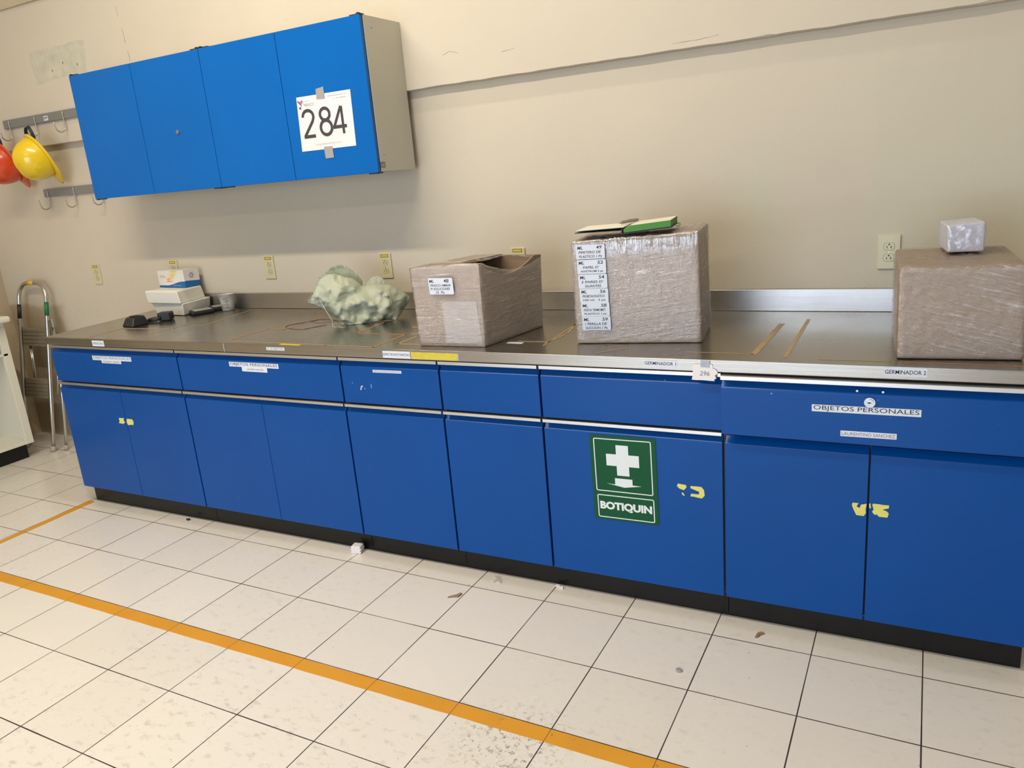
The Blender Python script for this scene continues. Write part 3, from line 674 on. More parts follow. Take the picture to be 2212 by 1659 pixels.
lk = MB().prism(rrect(0.062, 0.040, 0.002), front(0.985, UY, 1.806), 0, 0.0004, 0)
lk.prism(circ(0.010, 20), front(0.985, UY, 1.808), 0, 0.006, 1)
lk.build('lock', ['blue', 'chrome'], D1[1])
# asset sticker and plug holes on the side panel of the right unit
sf = frame((UX[4], 0.4835, 1.5665), (0, 1, 0), (0, 0, 1))
o = sticker('asset_sticker', sf, 0.034, 0.026, [('0284', 0, -0.001, 0.014, 0.005, 1)], W2, ('rail', 'label')); o.matrix_parent_inverse = I2
for a, b in ((0.519, 2.102), (0.50, 1.607)):
    o = MB().prism(circ(0.0022, 8), frame((UX[4], a, b), (0, 1, 0), (0, 0, 1)), -0.0002, 0.0006).build('screw_hole', 'ink', W2); o.matrix_parent_inverse = I2

# sheet 284
sh = thing('number_sheet', 'white paper sheet numbered 284 taped to the right wall cabinet door', 'paper', (1.881, UY - 0.0008, 1.7641))
fn = front(0, 0, 0, 0)
mb = MB().prism([(-0.152, -0.111), (0.144, -0.111), (0.150, 0.111), (-0.142, 0.111)], fn, 0, 0.0006)
mb.build('sheet', 'paper', sh)
dg = MB()
def stroke(pts, wd, mi=0, d=0.0009):
    """flat pen stroke through points"""
    P = [V(p) for p in pts]; L = []; R = []
    for i, p in enumerate(P):
        t = (P[min(i + 1, len(P) - 1)] - P[max(i - 1, 0)]).normalized(); n = V((-t.y, t.x)) * wd / 2; L.append(p + n); R.append(p - n)
    k = len(P); vs = [fn(q.x, q.y, d) for q in L] + [fn(q.x, q.y, d) for q in R]
    dg.add(vs, [(i, i + k, i + 1 + k, i + 1) for i in range(k - 1)], mi)
def arc(cx, cy, rx, ry, a0, a1, n=28): return [(cx + rx * math.cos(math.radians(a0 + (a1 - a0) * k / n)), cy + ry * math.sin(math.radians(a0 + (a1 - a0) * k / n))) for k in range(n + 1)]
wd = 0.0138
# digits drawn as thin tall strokes (sheet is 0.294 x 0.222)
stroke(arc(-0.092, 0.028, 0.029, 0.025, 182, -25) + [(-0.070, 0.008), (-0.121, -0.050)], wd); stroke([(-0.127, -0.0525), (-0.063, -0.0525)], wd, 0, 0.0013)
stroke(arc(0.000, 0.0295, 0.0255, 0.0235, 0, 360, 40), wd); stroke(arc(0.0, -0.0245, 0.030, 0.0290, 0, 360, 40), wd, 0, 0.0013)
stroke([(0.0905, -0.057), (0.0905, 0.053)], wd * 0.95); stroke([(0.0885, 0.053), (0.042, -0.028)], wd * 0.95, 0, 0.0011); stroke([(0.037, -0.0275), (0.110, -0.0275)], wd, 0, 0.0013)
dg.build('digits', 'ink_num', sh)
tx = MB()
tx.text('M\u00c9XICO', fn, -0.078, 0.077, 0.054, 0.0145, 0.0009, 0); tx.text('SUBASTAS EN', fn, -0.085, 0.091, 0.036, 0.0045, 0.0009, 1)
tx.build('heading', ['ink_soft', 'ink_pink'], sh); tx = MB()
tx.text('www.subastasenmexico.com', fn, -0.002, -0.088, 0.142, 0.0085, 0.0009, 1)
tx.build('web_address', ['ink_soft', 'ink_pink'], sh); tx = MB()
tx.text('info@subastasenmexico.com', fn, 0.077, 0.098, 0.105, 0.0055, 0.0009, 2); tx.text('Tel.  (55)  9000-0090', fn, 0.088, 0.0855, 0.07, 0.0055, 0.0009, 2)
tx.build('contact_lines', ['ink_soft', 'ink_pink', 'ink_soft'], sh); tx = MB()
tx.prism([(-0.141, 0.094), (-0.130, 0.099), (-0.134, 0.092), (-0.122, 0.090), (-0.117, 0.070)], fn, 0.0007, 0.0009, 3)
tx.prism([(-0.130, 0.092), (-0.110, 0.098), (-0.108, 0.076), (-0.112, 0.090), (-0.120, 0.075)], fn, 0.0007, 0.0010, 4)
tx.prism([(-0.138, 0.066), (-0.122, 0.073), (-0.124, 0.060)], fn, 0.0007, 0.0010, 3)
tx.build('logo', ['ink_soft', 'ink_pink', 'ink_soft', 'ink_purple', 'ink_mauve'], sh)
MB().prism([(-0.024, -0.021), (0.021, -0.023), (0.020, 0.026), (0.014, 0.024), (-0.022, 0.020)], front(-0.0076, -0.0008, 0.113), 0, 0.0008).build('tape', 'ducttape', sh)
MB().prism([(-0.022, -0.026), (0.023, -0.025), (0.022, 0.022), (-0.024, 0.023)], front(-0.0043, -0.0008, -0.1237), 0, 0.0008).build('tape', 'ducttape', sh)

# ------------------------------------------------------------------ electrical outlets
def outlet_parts(t, lab=True, big=False):
    fn = front(0, 0, 0)
    W_, H_ = (0.0725, 0.120)
    MB().prism(rrect(W_, H_, 0.004), fn, 0, 0.006).build('faceplate', 'ivory', t, bevel=0.0025, bseg=3)
    for s in (1, -1):
        cz = 0.0195 * s - (0.003 if lab else 0)
        mb = MB(); o_ = [(a, b + cz) for a, b in [(0.0172 * math.cos(k * math.pi / 12), max(-0.0125, min(0.0125, 0.0172 * math.sin(k * math.pi / 12)))) for k in range(24)]]
        mb.prism([(a * 1.06, (b - cz) * 1.06 + cz) for a, b in o_], fn, 0.004, 0.0064, 1); mb.prism(o_, fn, 0.004, 0.0074, 0)
        mb.prism([(a - 0.0065, b + cz - 0.002) for a, b in rect(0.0022, 0.0085)], fn, 0.007, 0.0078, 2)
        mb.prism([(a + 0.0065, b + cz - 0.002) for a, b in rect(0.0026, 0.0095)], fn, 0.007, 0.0078, 2)
        mb.prism([(a, b + cz + 0.0072) for a, b in circ(0.0027, 12)], fn, 0.007, 0.0078, 2)
        mb.build('socket', ['ivory', 'ivory_dark', 'dark'], t)
    MB().prism([(a, b - (0.003 if lab else 0)) for a, b in circ(0.0022, 10)], fn, 0.005, 0.0068).build('screw', 'wire', t)
    if lab:
        sticker('voltage_label', front(0.0, -0.0061, 0.0475), 0.046, 0.0135, [('127 VOLTS', 0, 0, 0.032, 0.004, 2)], t, ('ink', 'yellow_lab', 'ink_soft'))
        MB().prism([(a, b) for a, b in rrect(0.041, 0.0095, 0.0005)], front(0, -0.0063, 0.0475), 0, 0.0006).build('label_face', 'yellow_lab', t)
OUT = [(-0.310, 1.1025, 'ivory wall outlet above the stepladder, left of the foam box'),
       (0.381, 1.112, 'ivory wall outlet half hidden behind the small printed carton'),
       (1.112, 1.1165, 'ivory wall outlet between the measuring beaker and the woven sack'),
       (1.8645, 1.109, 'ivory wall outlet directly behind the woven sack'),
       (2.582, 1.113, 'ivory wall outlet mostly hidden behind the open-topped carton'),
       (4.046, 1.111, 'ivory wall outlet without a yellow label, left of the rightmost carton')]
proto = None
for k, (ox, oz, lb) in enumerate(OUT):
    if k in (0, 5):
        t = thing('electrical_outlet', lb, 'outlet', (ox, LOWY - 0.0005, oz), 0, 'duplex outlets along the wall'); outlet_parts(t, k == 0)
        if k == 0: proto = t
    else:
        t = proto.copy(); C.objects.link(t); t.location = (ox, LOWY - 0.0005, oz); t['label'] = lb
        for ch in list(proto.children): c = ch.copy(); C.objects.link(c); c.parent = t

# ------------------------------------------------------------------ coat hook rails
def hook_rail(name, label, x0, x1, z0, z1, wy, hooks, drop):
    t = thing(name, label, 'hook rail', ((x0 + x1) / 2, wy, (z0 + z1) / 2), 0, 'hook rails beside the wall cabinet'); iv = Matrix.Translation(-V(t.location))
    o = MB().box(x0, x1, wy - 0.014, wy + 0.0, z0, z1).build('rail', 'rail', t, bevel=0.002); o.matrix_parent_inverse = iv
    for hx in hooks:
        y0 = wy - 0.017; zt = z1 - 0.004; zb = z0 - drop; R = 0.030
        pts = [(hx, y0 + 0.002, zt), (hx, y0, zt - 0.01), (hx, y0, z0), (hx, y0, zb + R)]
        for k in range(1, 11):
            a = math.pi * k / 10; pts.append((hx, y0 - R + R * math.cos(a), zb + R - R * math.sin(a)))
        pts += [(hx, y0 - 2 * R - 0.002, zb + R + 0.012), (hx, y0 - 2 * R - 0.006, zb + R + 0.026)]
        mb = MB().tube(pts, 0.0034, 8); mb.box(hx - 0.007, hx + 0.007, y0 - 0.003, y0 + 0.003, z0 + 0.001, z0 + 0.006)
        o = mb.build('hook', 'wire', t, smooth=True); o.matrix_parent_inverse = iv
    return t, iv
R1, RI1 = hook_rail('hook_rail', 'upper grey hook rail marked EPP with hard hats hanging', -0.80, 0.10, 1.996, 2.044, WALLY, [-0.735, -0.483, -0.218], 0.072)
R2, RI2 = hook_rail('hook_rail', 'lower grey hook rail with empty hooks below the hard hats', -0.628, 0.14, 1.581, 1.628, LOWY, [-0.585, -0.333, -0.085], 0.072)
o = sticker('rail_label', front(-0.379, WALLY - 0.0145, 2.0165), 0.040, 0.026, [('EPP', 0, 0.001, 0.030, 0.012, 1)], R1, ('label', 'ink'), bold=0.02); o.matrix_parent_inverse = RI1

# ------------------------------------------------------------------ hard hats
def hard_hat(label, top, visor, mat, visor_dirt=False):
    """top: back rim point near the hook, visor: tip of the peak"""
    a, b = V(top), V(visor); l = (b - a).normalized(); mid = (a + b) / 2; v = (mid - V((4.138, -2.274, 1.489))).normalized()
    n = l.cross(v).normalized()
    if n.z > 0: n = -n
    n = (n - v * 0.30).normalized(); l = (l - n * l.dot(n)).normalized(); s = n.cross(l)
    L = (b - a).length; ctr = mid - l * L * 0.07
    t = thing('hard_hat', label, 'hard hat', tuple(ctr), 0, 'hard hats on the hook rail')
    rot = Matrix((l, s, n)).transposed()
    f = lambda p: rot @ V(p)
    mb = MB(); nu, nv = 48, 18; lx, ly, hz = L * 0.43, L * 0.375, L * 0.50
    vs = []
    for j in range(nv + 1):
        ph = math.pi / 2 * j / nv
        for i in range(nu):
            th = 2 * math.pi * i / nu; r = math.cos(ph) ** 0.8; x = lx * r * math.cos(th); y = ly * r * math.sin(th); z = hz * math.sin(ph) ** 0.95
            ridge = 0.006 * math.exp(-(y / 0.014) ** 2) * min(1, math.sin(ph) * 1.6) * (1 if abs(x) < lx else 0)
            vs.append(f((x, y, z + ridge)))
    fs = [(j * nu + i, j * nu + (i + 1) % nu, (j + 1) * nu + (i + 1) % nu, (j + 1) * nu + i) for j in range(nv) for i in range(nu)]
    mb.add(vs, fs)
    # brim ring swelling into the peak
    rings = []
    for k, (off, z) in enumerate(((0.0, 0.004), (0.35, 0.0), (0.8, -0.004), (1.0, -0.006), (0.95, -0.010), (0.3, -0.006), (0.0, -0.002))):
        rr = []
        for i in range(nu):
            th = 2 * math.pi * i / nu; w_ = 0.013 + 0.052 * max(0, math.cos(th)) ** 3
            rr.append(f(((lx + off * w_) * math.cos(th), (ly + off * min(w_, 0.03)) * math.sin(th), z - 0.010 * off * max(0, math.cos(th)) ** 2)))
        rings.append(rr)
    vs = [p for r in rings for p in r]
    mb.add(vs, [(j * nu + i, j * nu + (i + 1) % nu, (j + 1) * nu + (i + 1) % nu, (j + 1) * nu + i) for j in range(len(rings) - 1) for i in range(nu)])
    o = mb.build('shell', mat, t, smooth=True)
    so = o.modifiers.new('s', 'SOLIDIFY'); so.thickness = 0.0025; so.offset = -1
    hb = MB(); ns = 40
    vs = []
    for i in range(ns):
        th = 2 * math.pi * i / ns
        for (e, z) in ((0.86, 0.018), (0.86, -0.012), (0.84, -0.012), (0.84, 0.018)): vs.append(f((lx * e * math.cos(th), ly * e * math.sin(th), z)))
    hb.add(vs, [(i * 4 + k, i * 4 + (k + 1) % 4, ((i + 1) % ns) * 4 + (k + 1) % 4, ((i + 1) % ns) * 4 + k) for i in range(ns) for k in range(4)])
    hb.build('headband', 'strap', t, smooth=False)
    # nape strap that loops over the hook
    st = []
    for k in range(13):
        a_ = math.pi * k / 12; st.append(f((-lx * 0.86 - 0.062 * math.sin(a_), ly * 0.42 * math.cos(a_), -0.012 - 0.022 * math.sin(a_))))
    mb = MB(); base = []
    for p in st: base += [p + n * 0.010, p - n * 0.010, p - n * 0.010 + l * 0.003, p + n * 0.010 + l * 0.003]
    mb.add(base, [(i * 4 + k, i * 4 + (k + 1) % 4, (i + 1) * 4 + (k + 1) % 4, (i + 1) * 4 + k) for i in range(12) for k in range(4)])
    mb.build('nape_strap', 'strap', t)
    return t
hard_hat('yellow hard hat hanging from the upper rail, left of the wall cabinet', (-0.362, 0.55, 1.906), (-0.378, 0.705, 1.671), 'hat_y')
hard_hat('orange hard hat hanging behind the yellow one at the picture edge', (-0.70, 0.56, 1.905), (-0.715, 0.71, 1.668), 'hat_o')

# ------------------------------------------------------------------ stepladder
ld = thing('stepladder', 'folded aluminium stepladder leaning on the wall in the left corner', 'ladder', (-0.92, 0.55, 0))
LI = Matrix.Translation(-V(ld.location))
def Lp(mb, name, mat, smooth=True, **k): o = mb.build(name, mat, ld, smooth=smooth, **k); o.matrix_parent_inverse = LI; return o
fy_ = lambda z: 0.505 + 0.19 * z / 0.966
pts = []
xr, xl, R = -0.768, -1.058, 0.10
for z in (0.02, 0.3, 0.6, 0.85, 0.965): pts.append((xr, fy_(z), z))
for k in range(1, 9): a = math.pi / 2 * k / 8; pts.append((xr - R + R * math.cos(a), fy_(0.965 + R * math.sin(a)), 0.965 + R * math.sin(a)))
for k in range(0, 9): a = math.pi / 2 + math.pi / 2 * k / 8; pts.append((xl + R + R * math.cos(a), fy_(0.965 + R * math.sin(a)), 0.965 + R * math.sin(a)))
for z in (0.85, 0.6, 0.3, 0.02): pts.append((xl, fy_(z), z))
Lp(MB().tube(pts, 0.0125, 14), 'front_frame', 'ladder')
Lp(MB().tube([(xr, fy_(0.945), 0.945), (xr, fy_(0.86), 0.86)], 0.0133, 14), 'green_tape_band', 'green_tape')
Lp(MB().tube([(-0.955, fy_(1.065), 1.065), (-0.89, fy_(1.065), 1.065)], 0.0134, 14), 'yellow_sticker', 'yellow_lab')
Lp(MB().tube([(xl, fy_(0.93) - 0.001, 0.93), (xl, fy_(0.84) - 0.001, 0.84)], 0.0129, 14), 'dark_grip', 'dark')
for xx, nm in ((xr, 0), (xl, 0)):
    Lp(MB().tube([(xx, fy_(0) - 0.002, 0.0), (xx, fy_(0.03), 0.035)], [0.019, 0.0155], 14), 'rubber_foot', 'rubber')
ry_ = lambda z: 0.552 + 0.13 * z / 0.8
for xx in (-0.705, -1.105):
    Lp(MB().tube([(xx, ry_(0.01), 0.01), (xx + (0.0 if xx > -0.9 else 0), ry_(0.4), 0.4), (xx - (0.035 if xx > -0.9 else -0.02), ry_(0.79), 0.79)], 0.0095, 12), 'rear_leg', 'ladder')
    Lp(MB().tube([(xx, ry_(0) - 0.001, 0), (xx, ry_(0.03), 0.032)], [0.016, 0.013], 12), 'rubber_foot', 'rubber')
for xx in (-0.752, -1.070):
    Lp(MB().hexa([(xx - 0.012, 0.655, 0.785), (xx + 0.030, 0.665, 0.785), (xx + 0.030, 0.675, 0.785), (xx - 0.012, 0.665, 0.785)], [(xx - 0.016, 0.660, 0.835), (xx + 0.022, 0.672, 0.838), (xx + 0.022, 0.682, 0.838), (xx - 0.016, 0.670, 0.835)]), 'hinge_bracket', 'ladder', False, bevel=0.002)
for z0, z1, tilt in ((0.665, 0.775, 0.0), (0.335, 0.455, 0.0)):
    mb = MB(); mb.hexa([(xl + 0.014, fy_(z0) + 0.002, z0), (xr - 0.014, fy_(z0) + 0.002, z0), (xr - 0.014, fy_(z0) + 0.030, z0), (xl + 0.014, fy_(z0) + 0.030, z0)],
                       [(xl + 0.014, fy_(z1) + 0.002, z1), (xr - 0.014, fy_(z1) + 0.002, z1), (xr - 0.014, fy_(z1) + 0.030, z1), (xl + 0.014, fy_(z1) + 0.030, z1)])
    for r_ in range(4): zz = z0 + 0.02 + r_ * 0.024; mb.box(xl + 0.02, xr - 0.02, fy_(zz) - 0.002, fy_(zz) + 0.004, zz, zz + 0.005)
    Lp(mb, 'step', 'step', False, bevel=0.003)
for xx in (-0.98, -0.995 + 0.0):
    Lp(MB().tube([(xx, 0.63, 0.44), (xx - 0.01, 0.66, 0.66)], 0.006, 8), 'brace', 'ladder')
Lp(MB().tube([(-0.735, 0.60, 0.36), (-0.728, 0.655, 0.60)], 0.005, 8), 'brace', 'ladder')

# ------------------------------------------------------------------ white shelf cabinet at the left edge
wc = thing('shelf_cabinet', 'open cream-white shelf cabinet with black plinth at the left edge', 'cabinet', (-1.05, -0.4, 0)); WI = Matrix.Translation(-V(wc.location))
def Wp(mb, name, mat, **k): o = mb.build(name, mat, wc, **k); o.matrix_parent_inverse = WI; return o
fx, ye, ys = -0.79, 0.41, -1.3
Wp(MB().box(XL + 0.003, fx, ye - 0.018, ye, 0.10, 0.872), 'end_panel', 'white_lam', bevel=0.001)
Wp(MB().box(fx - 0.02, fx + 0.004, ye - 0.045, ye + 0.002, 0.098, 0.84), 'stile', 'white_lam', bevel=0.002)
Wp(MB().box(XL + 0.003, fx, ys, ys + 0.02, 0.10, 0.872), 'end_panel', 'white_lam', bevel=0.001)
Wp(MB().box(XL + 0.003, fx, ys + 0.02, ye - 0.018, 0.098, 0.118), 'bottom_panel', 'white_lam', bevel=0.001)
Wp(MB().box(XL + 0.003, XL + 0.012, ys + 0.02, ye - 0.018, 0.118, 0.872), 'back_panel', 'white_lam')
Wp(MB().box(XL + 0.012, fx + 0.004, ys + 0.02, ye - 0.018, 0.668, 0.682), 'shelf', 'white_lam', bevel=0.001)
Wp(MB().box(XL + 0.012, fx - 0.03, ys + 0.02, ye - 0.018, 0.40, 0.418), 'shelf', 'white_lam', bevel=0.001) if False else None
Wp(MB().box(XL + 0.02, fx - 0.045, ys + 0.02, ye - 0.024, 0.0, 0.097), 'plinth', 'black')
Wp(MB().box(XL + 0.003, -0.712, ys - 0.01, ye + 0.012, 0.873, 0.911), 'countertop', 'white_lam', bevel=0.014, bseg=4)
for k, zz in enumerate((0.60, 0.54, 0.495, 0.435, 0.375, 0.315)):
    Wp(MB().prism([(-0.002, -0.009), (0.002, -0.009), (0.002, 0.004), (0.0045, 0.009), (-0.0045, 0.009), (-0.002, 0.004)], front(-0.855, ye - 0.0182, zz), 0, 0.0008), 'shelf_slot', 'ink')
dv = thing('black_instrument', 'small black instrument on the upper shelf of the cream cabinet', 'instrument', (-0.90, 0.30, 0.682)); 
mb = MB().box(-0.08, 0.075, -0.09, 0.05, 0, 0.055); mb.build('body', 'dark', dv, bevel=0.006)
MB().box(-0.05, 0.03, -0.07, -0.01, 0.0555, 0.060).build('paper_pad', 'paper', dv, bevel=0.001)
MB().tube([(0.05, -0.05, 0.058), (0.07, 0.0, 0.062), (0.06, 0.045, 0.05), (0.078, 0.06, 0.004)], 0.004, 8).build('cable', 'dark', dv, smooth=True)

# ------------------------------------------------------------------ cartons wrapped in film
def tri(b, t):
    b = [V(p) for p in b]; t = [V(p) for p in t]
    def f(u, v, w_):
        lo = (b[0] * (1 - u) + b[1] * u) * (1 - v) + (b[3] * (1 - u) + b[2] * u) * v
        hi = (t[0] * (1 - u) + t[1] * u) * (1 - v) + (t[3] * (1 - u) + t[2] * u) * v
        return lo * (1 - w_) + hi * w_
    dims = ((b[1] - b[0]).length, (b[3] - b[0]).length, (t[0] - b[0]).length)
    return f, dims
def wrap(b, t, name, mat, parent, off=0.004, rad=0.012, n=34, amp=0.002, seed=0, drop=None, stretch=(1, 1, 1), inv=None, hole=False):
    f, (dx, dy, dz) = tri(b, t); mb = MB(); H = V((dx / 2 + off, dy / 2 + off, dz / 2 + off))
    def surf(p):
        inn = V([max(-(h - rad), min(h - rad, c)) for h, c in zip(H, p)]); d = p - inn
        q = inn + (d.normalized() * rad if d.length > 1e-9 else d)
        nn = d.normalized() if d.length > 1e-9 else V((0, 0, 1))
        s = V((q.x * stretch[0], q.y * stretch[1], q.z * stretch[2]))
        dsp = amp * (1.2 * abs(noise.noise(s * 22 + V((seed, 0, 0)))) + 0.8 * noise.noise(s * 60 + V((0, seed, 0))))
        if p.z <= -H.z + 1e-6: dsp = 0
        q = q + nn * dsp
        if drop: q = drop(q, H)
        q.z = max(q.z, -dz / 2 + 0.0005)
        return f(q.x / dx + 0.5, q.y / dy + 0.5, q.z / dz + 0.5)
    for ax in range(3):
        for sg_ in (-1, 1):
            if ax == 2 and sg_ == -1: continue
            vs = []; a1, a2 = [k for k in range(3) if k != ax]
            for i in range(n + 1):
                for j in range(n + 1):
                    p = V((0, 0, 0)); p[ax] = sg_ * H[ax]; p[a1] = H[a1] * (2 * i / n - 1); p[a2] = H[a2] * (2 * j / n - 1); vs.append(surf(p))
            mb.add(vs, [(i * (n + 1) + j, (i + 1) * (n + 1) + j, (i + 1) * (n + 1) + j + 1, i * (n + 1) + j + 1) for i in range(n) for j in range(n) if not (hole and ax == 2 and i > n * 0.5 and n * 0.10 < j < n * 0.93)])
    o = mb.build(name, mat, parent, smooth=True)
    if inv is not None: o.matrix_parent_inverse = inv
    bm = bmesh.new(); bm.from_mesh(o.data); bmesh.ops.remove_doubles(bm, verts=bm.verts, dist=0.0008); bmesh.ops.recalc_face_normals(bm, faces=bm.faces)
    for fc in bm.faces: fc.smooth = True
    bm.to_mesh(o.data); bm.free()
    return o
def facefn(b, t):
    """frame on the front face: a across 0..w, b up 0..h from the bottom left corner"""
    b0, b1, t0 = V(b[0]), V(b[1]), V(t[0]); u = (b1 - b0).normalized(); v = (t0 - b0).normalized(); n = u.cross(v).normalized()
    return lambda a, c, d: b0 + u * a + v * c + n * d

# carton 1, open topped, behind the ESPECTROFOTOMETRO label
c1 = thing('open_carton', 'open-topped brown carton wrapped in clear film, labelled ML 48', 'box', (2.68, 0.22, T0), 0, 'film-wrapped cartons on the worktop'); I_ = Matrix.Translation(-V(c1.location))
z0 = T0 + 0.001; tl = 0.006
b = [(2.516, 0.042, z0), (2.787, 0.050, z0), (2.846, 0.412, z0), (2.575, 0.404, z0)]
t = [(2.510, 0.036, 1.188), (2.793, 0.048, 1.196), (2.855, 0.420, 1.180), (2.572, 0.410, 1.186)]
f1, dm = tri(b, t)
mb = MB()
def wallstrip(mb, f, ua, va, ub, vb, topf, n=16, tk=(0, 0), mi=0):
    vs = []
    for i in range(n + 1):
        s = i / n; u = ua + (ub - ua) * s; v = va + (vb - va) * s
        for k in (0, 1):
            for hgt in (0.0, topf(s)): vs.append(f(u + tk[0] * k, v + tk[1] * k, hgt))
    fs = []
    for i in range(n):
        a = i * 4; c = a + 4; fs += [(a, c, c + 1, a + 1), (a + 2, a + 3, c + 3, c + 2), (a + 1, c + 1, c + 3, a + 3), (a, a + 2, c + 2, c)]
    fs += [(0, 1, 3, 2), (n * 4, n * 4 + 2, n * 4 + 3, n * 4 + 1)]; mb.add(vs, fs, mi)
wallstrip(mb, f1, 0, 0, 1, 0, lambda s: 1 - 0.02 * math.sin(math.pi * s), tk=(0, 0.012)); wallstrip(mb, f1, 0, 1, 1, 1, lambda s: 1.0, tk=(0, -0.012))
wallstrip(mb, f1, 0, 0, 0, 1, lambda s: 1.0, tk=(0.015, 0)); wallstrip(mb, f1, 1, 0, 1, 1, lambda s: 1 - 0.17 * math.sin(math.pi * min(1, s * 1.15)) ** 0.9, tk=(-0.015, 0))
mb.add([f1(0, 0, 0), f1(1, 0, 0), f1(1, 1, 0), f1(0, 1, 0)], [(0, 1, 2, 3)])
o = mb.build('carton', 'card', c1); o.matrix_parent_inverse = I_
mb = MB(); mb.hexa([f1(0.01, 0.015, 0.985), f1(0.46, 0.015, 0.985), f1(0.44, 0.98, 1.0), f1(0.01, 0.98, 0.985)], [f1(0.01, 0.015, 1.0), f1(0.46, 0.015, 1.0), f1(0.44, 0.98, 1.015), f1(0.01, 0.98, 1.0)])
o = mb.build('top_flap', 'card', c1); o.matrix_parent_inverse = I_
mb = MB(); mb.hexa([f1(0.44, 0.02, 0.975), f1(0.98, 0.02, 0.97), f1(0.99, 0.30, 0.90), f1(0.44, 0.30, 0.99)], [f1(0.44, 0.02, 0.99), f1(0.98, 0.02, 0.985), f1(0.99, 0.30, 0.915), f1(0.44, 0.30, 1.005)])
o = mb.build('top_flap', 'card', c1); o.matrix_parent_inverse = I_
def sag(q, H):
    if q.z > 0.3 * H.z and q.x > -H.x * 0.2:
        k = (q.x + 0.2 * H.x) / (1.2 * H.x); s = math.cos(math.pi / 2 * min(1, abs(q.y / H.y - 0.1)))
        q.z -= 0.040 * k * max(0, s) * min(1, (q.z - 0.3 * H.z) / (0.7 * H.z))
    return q
wrap(b, t, 'film_wrap', 'film1', c1, 0.003, 0.012, 34, 0.0035, 3, sag, (1, 1, 5), I_, True)
ff = facefn(b, t)
o = sticker('contents_label', lambda a, c, d: ff(0.128 + a, 0.222 + c, 0.0085 + d), 0.100, 0.059,
            [('ML', -0.036, 0.018, 0.020, 0.011, 1, 0.1), ('48', 0.024, 0.019, 0.021, 0.013, 1, 0.1), ('FRASCO AMBAR', -0.001, 0.003, 0.084, 0.0085, 1, 0.15), ('P/ SOLUCIONES', -0.004, -0.0095, 0.080, 0.0090, 1, 0.15), ('15  Pz', -0.006, -0.0225, 0.036, 0.0095, 1, 0.15)], c1, ('label', 'ink'), r=0.005, bold=0.01); o.matrix_parent_inverse = I_
mb = MB(); P = [(a, c) for a, c in ((0.115, 0.012), (0.262, 0.012), (0.258, 0.165), (0.118, 0.165))]
mb.prism(P, ff, 0.0005, 0.0016); o = mb.build('sheen_patch', 'film_sheen', c1); o.matrix_parent_inverse = I_  # pale patch under the film, painted in place of its brighter reflection

# carton 2
c2 = thing('wrapped_carton', 'tall film-wrapped brown carton with six handwritten labels, notebook on top', 'box', (3.29, 0.3, T0), 0, 'film-wrapped cartons on the worktop'); I_ = Matrix.Translation(-V(c2.location))
b = [(3.105, 0.140, z0), (3.521, 0.200, z0), (3.487, 0.462, z0), (3.071, 0.402, z0)]
t = [(3.107, 0.132, 1.250), (3.518, 0.196, 1.262), (3.484, 0.462, 1.264), (3.073, 0.402, 1.254)]
mb = MB(); mb.hexa(b, t); o = mb.build('carton', 'card', c2, bevel=0.004, bseg=3); o.matrix_parent_inverse = I_
wrap(b, t, 'film_wrap', 'film2', c2, 0.0035, 0.012, 44, 0.0035, 9, None, (2, 2, 2), I_)
ff2 = facefn(b, t)
LBL = [('49', 'PIPETERO DE', 'PLASTICO 1 Pz', 0.3155), ('52', "PAPEL D'", 'AHISTROM 5 pz', 0.2655), ('54', "2 PARES D'", 'GUANTES', 0.2165), ('56', 'PROBETAS PLASTICO', '100 ml   5 pz', 0.1680), ('58', 'PORTA TERMOMET.', 'PLASTICO 1 pz.', 0.1205), ('59', '1 PERILLA DE', 'SUCCION 1 Pz.', 0.0725)]
for k, (num, l1, l2, zc) in enumerate(LBL):
    ax = 0.066 + k * 0.0015
    o = sticker('contents_label', (lambda ax, zc: lambda a, c, d: ff2(ax + a, zc + c, 0.0090 + d))(ax, zc), 0.098, 0.0475,
                [('ML', -0.034, 0.0135, 0.019, 0.0105, 1, 0.12), (num, 0.030, 0.014, 0.019, 0.011, 1, 0.12), (l1, -0.002, -0.0015, 0.076 if len(l1) > 8 else 0.055, 0.0085, 1, 0.15), (l2, 0.0, -0.0155, 0.078 if len(l2) > 8 else 0.055, 0.0085, 1, 0.15)], c2, ('label', 'ink'), r=0.004, bold=0.012)
    o.matrix_parent_inverse = I_

# carton 3
c3 = thing('wrapped_carton', 'film-wrapped brown carton at the right end, small white parcel on top', 'box', (4.27, 0.26, T0), 0, 'film-wrapped cartons on the worktop'); I_ = Matrix.Translation(-V(c3.location))
b = [(4.100, 0.061, z0), (4.398, 0.083, z0), (4.375, 0.47, z0), (4.077, 0.448, z0)]
t = [(4.096, 0.055, 1.152), (4.390, 0.078, 1.150), (4.368, 0.47, 1.157), (4.074, 0.448, 1.157)]
mb = MB(); mb.hexa(b, t); o = mb.build('carton', 'card', c3, bevel=0.005, bseg=3); o.matrix_parent_inverse = I_
wrap(b, t, 'film_wrap', 'film3', c3, 0.0035, 0.016, 40, 0.0035, 15, None, (2, 2, 4), I_)

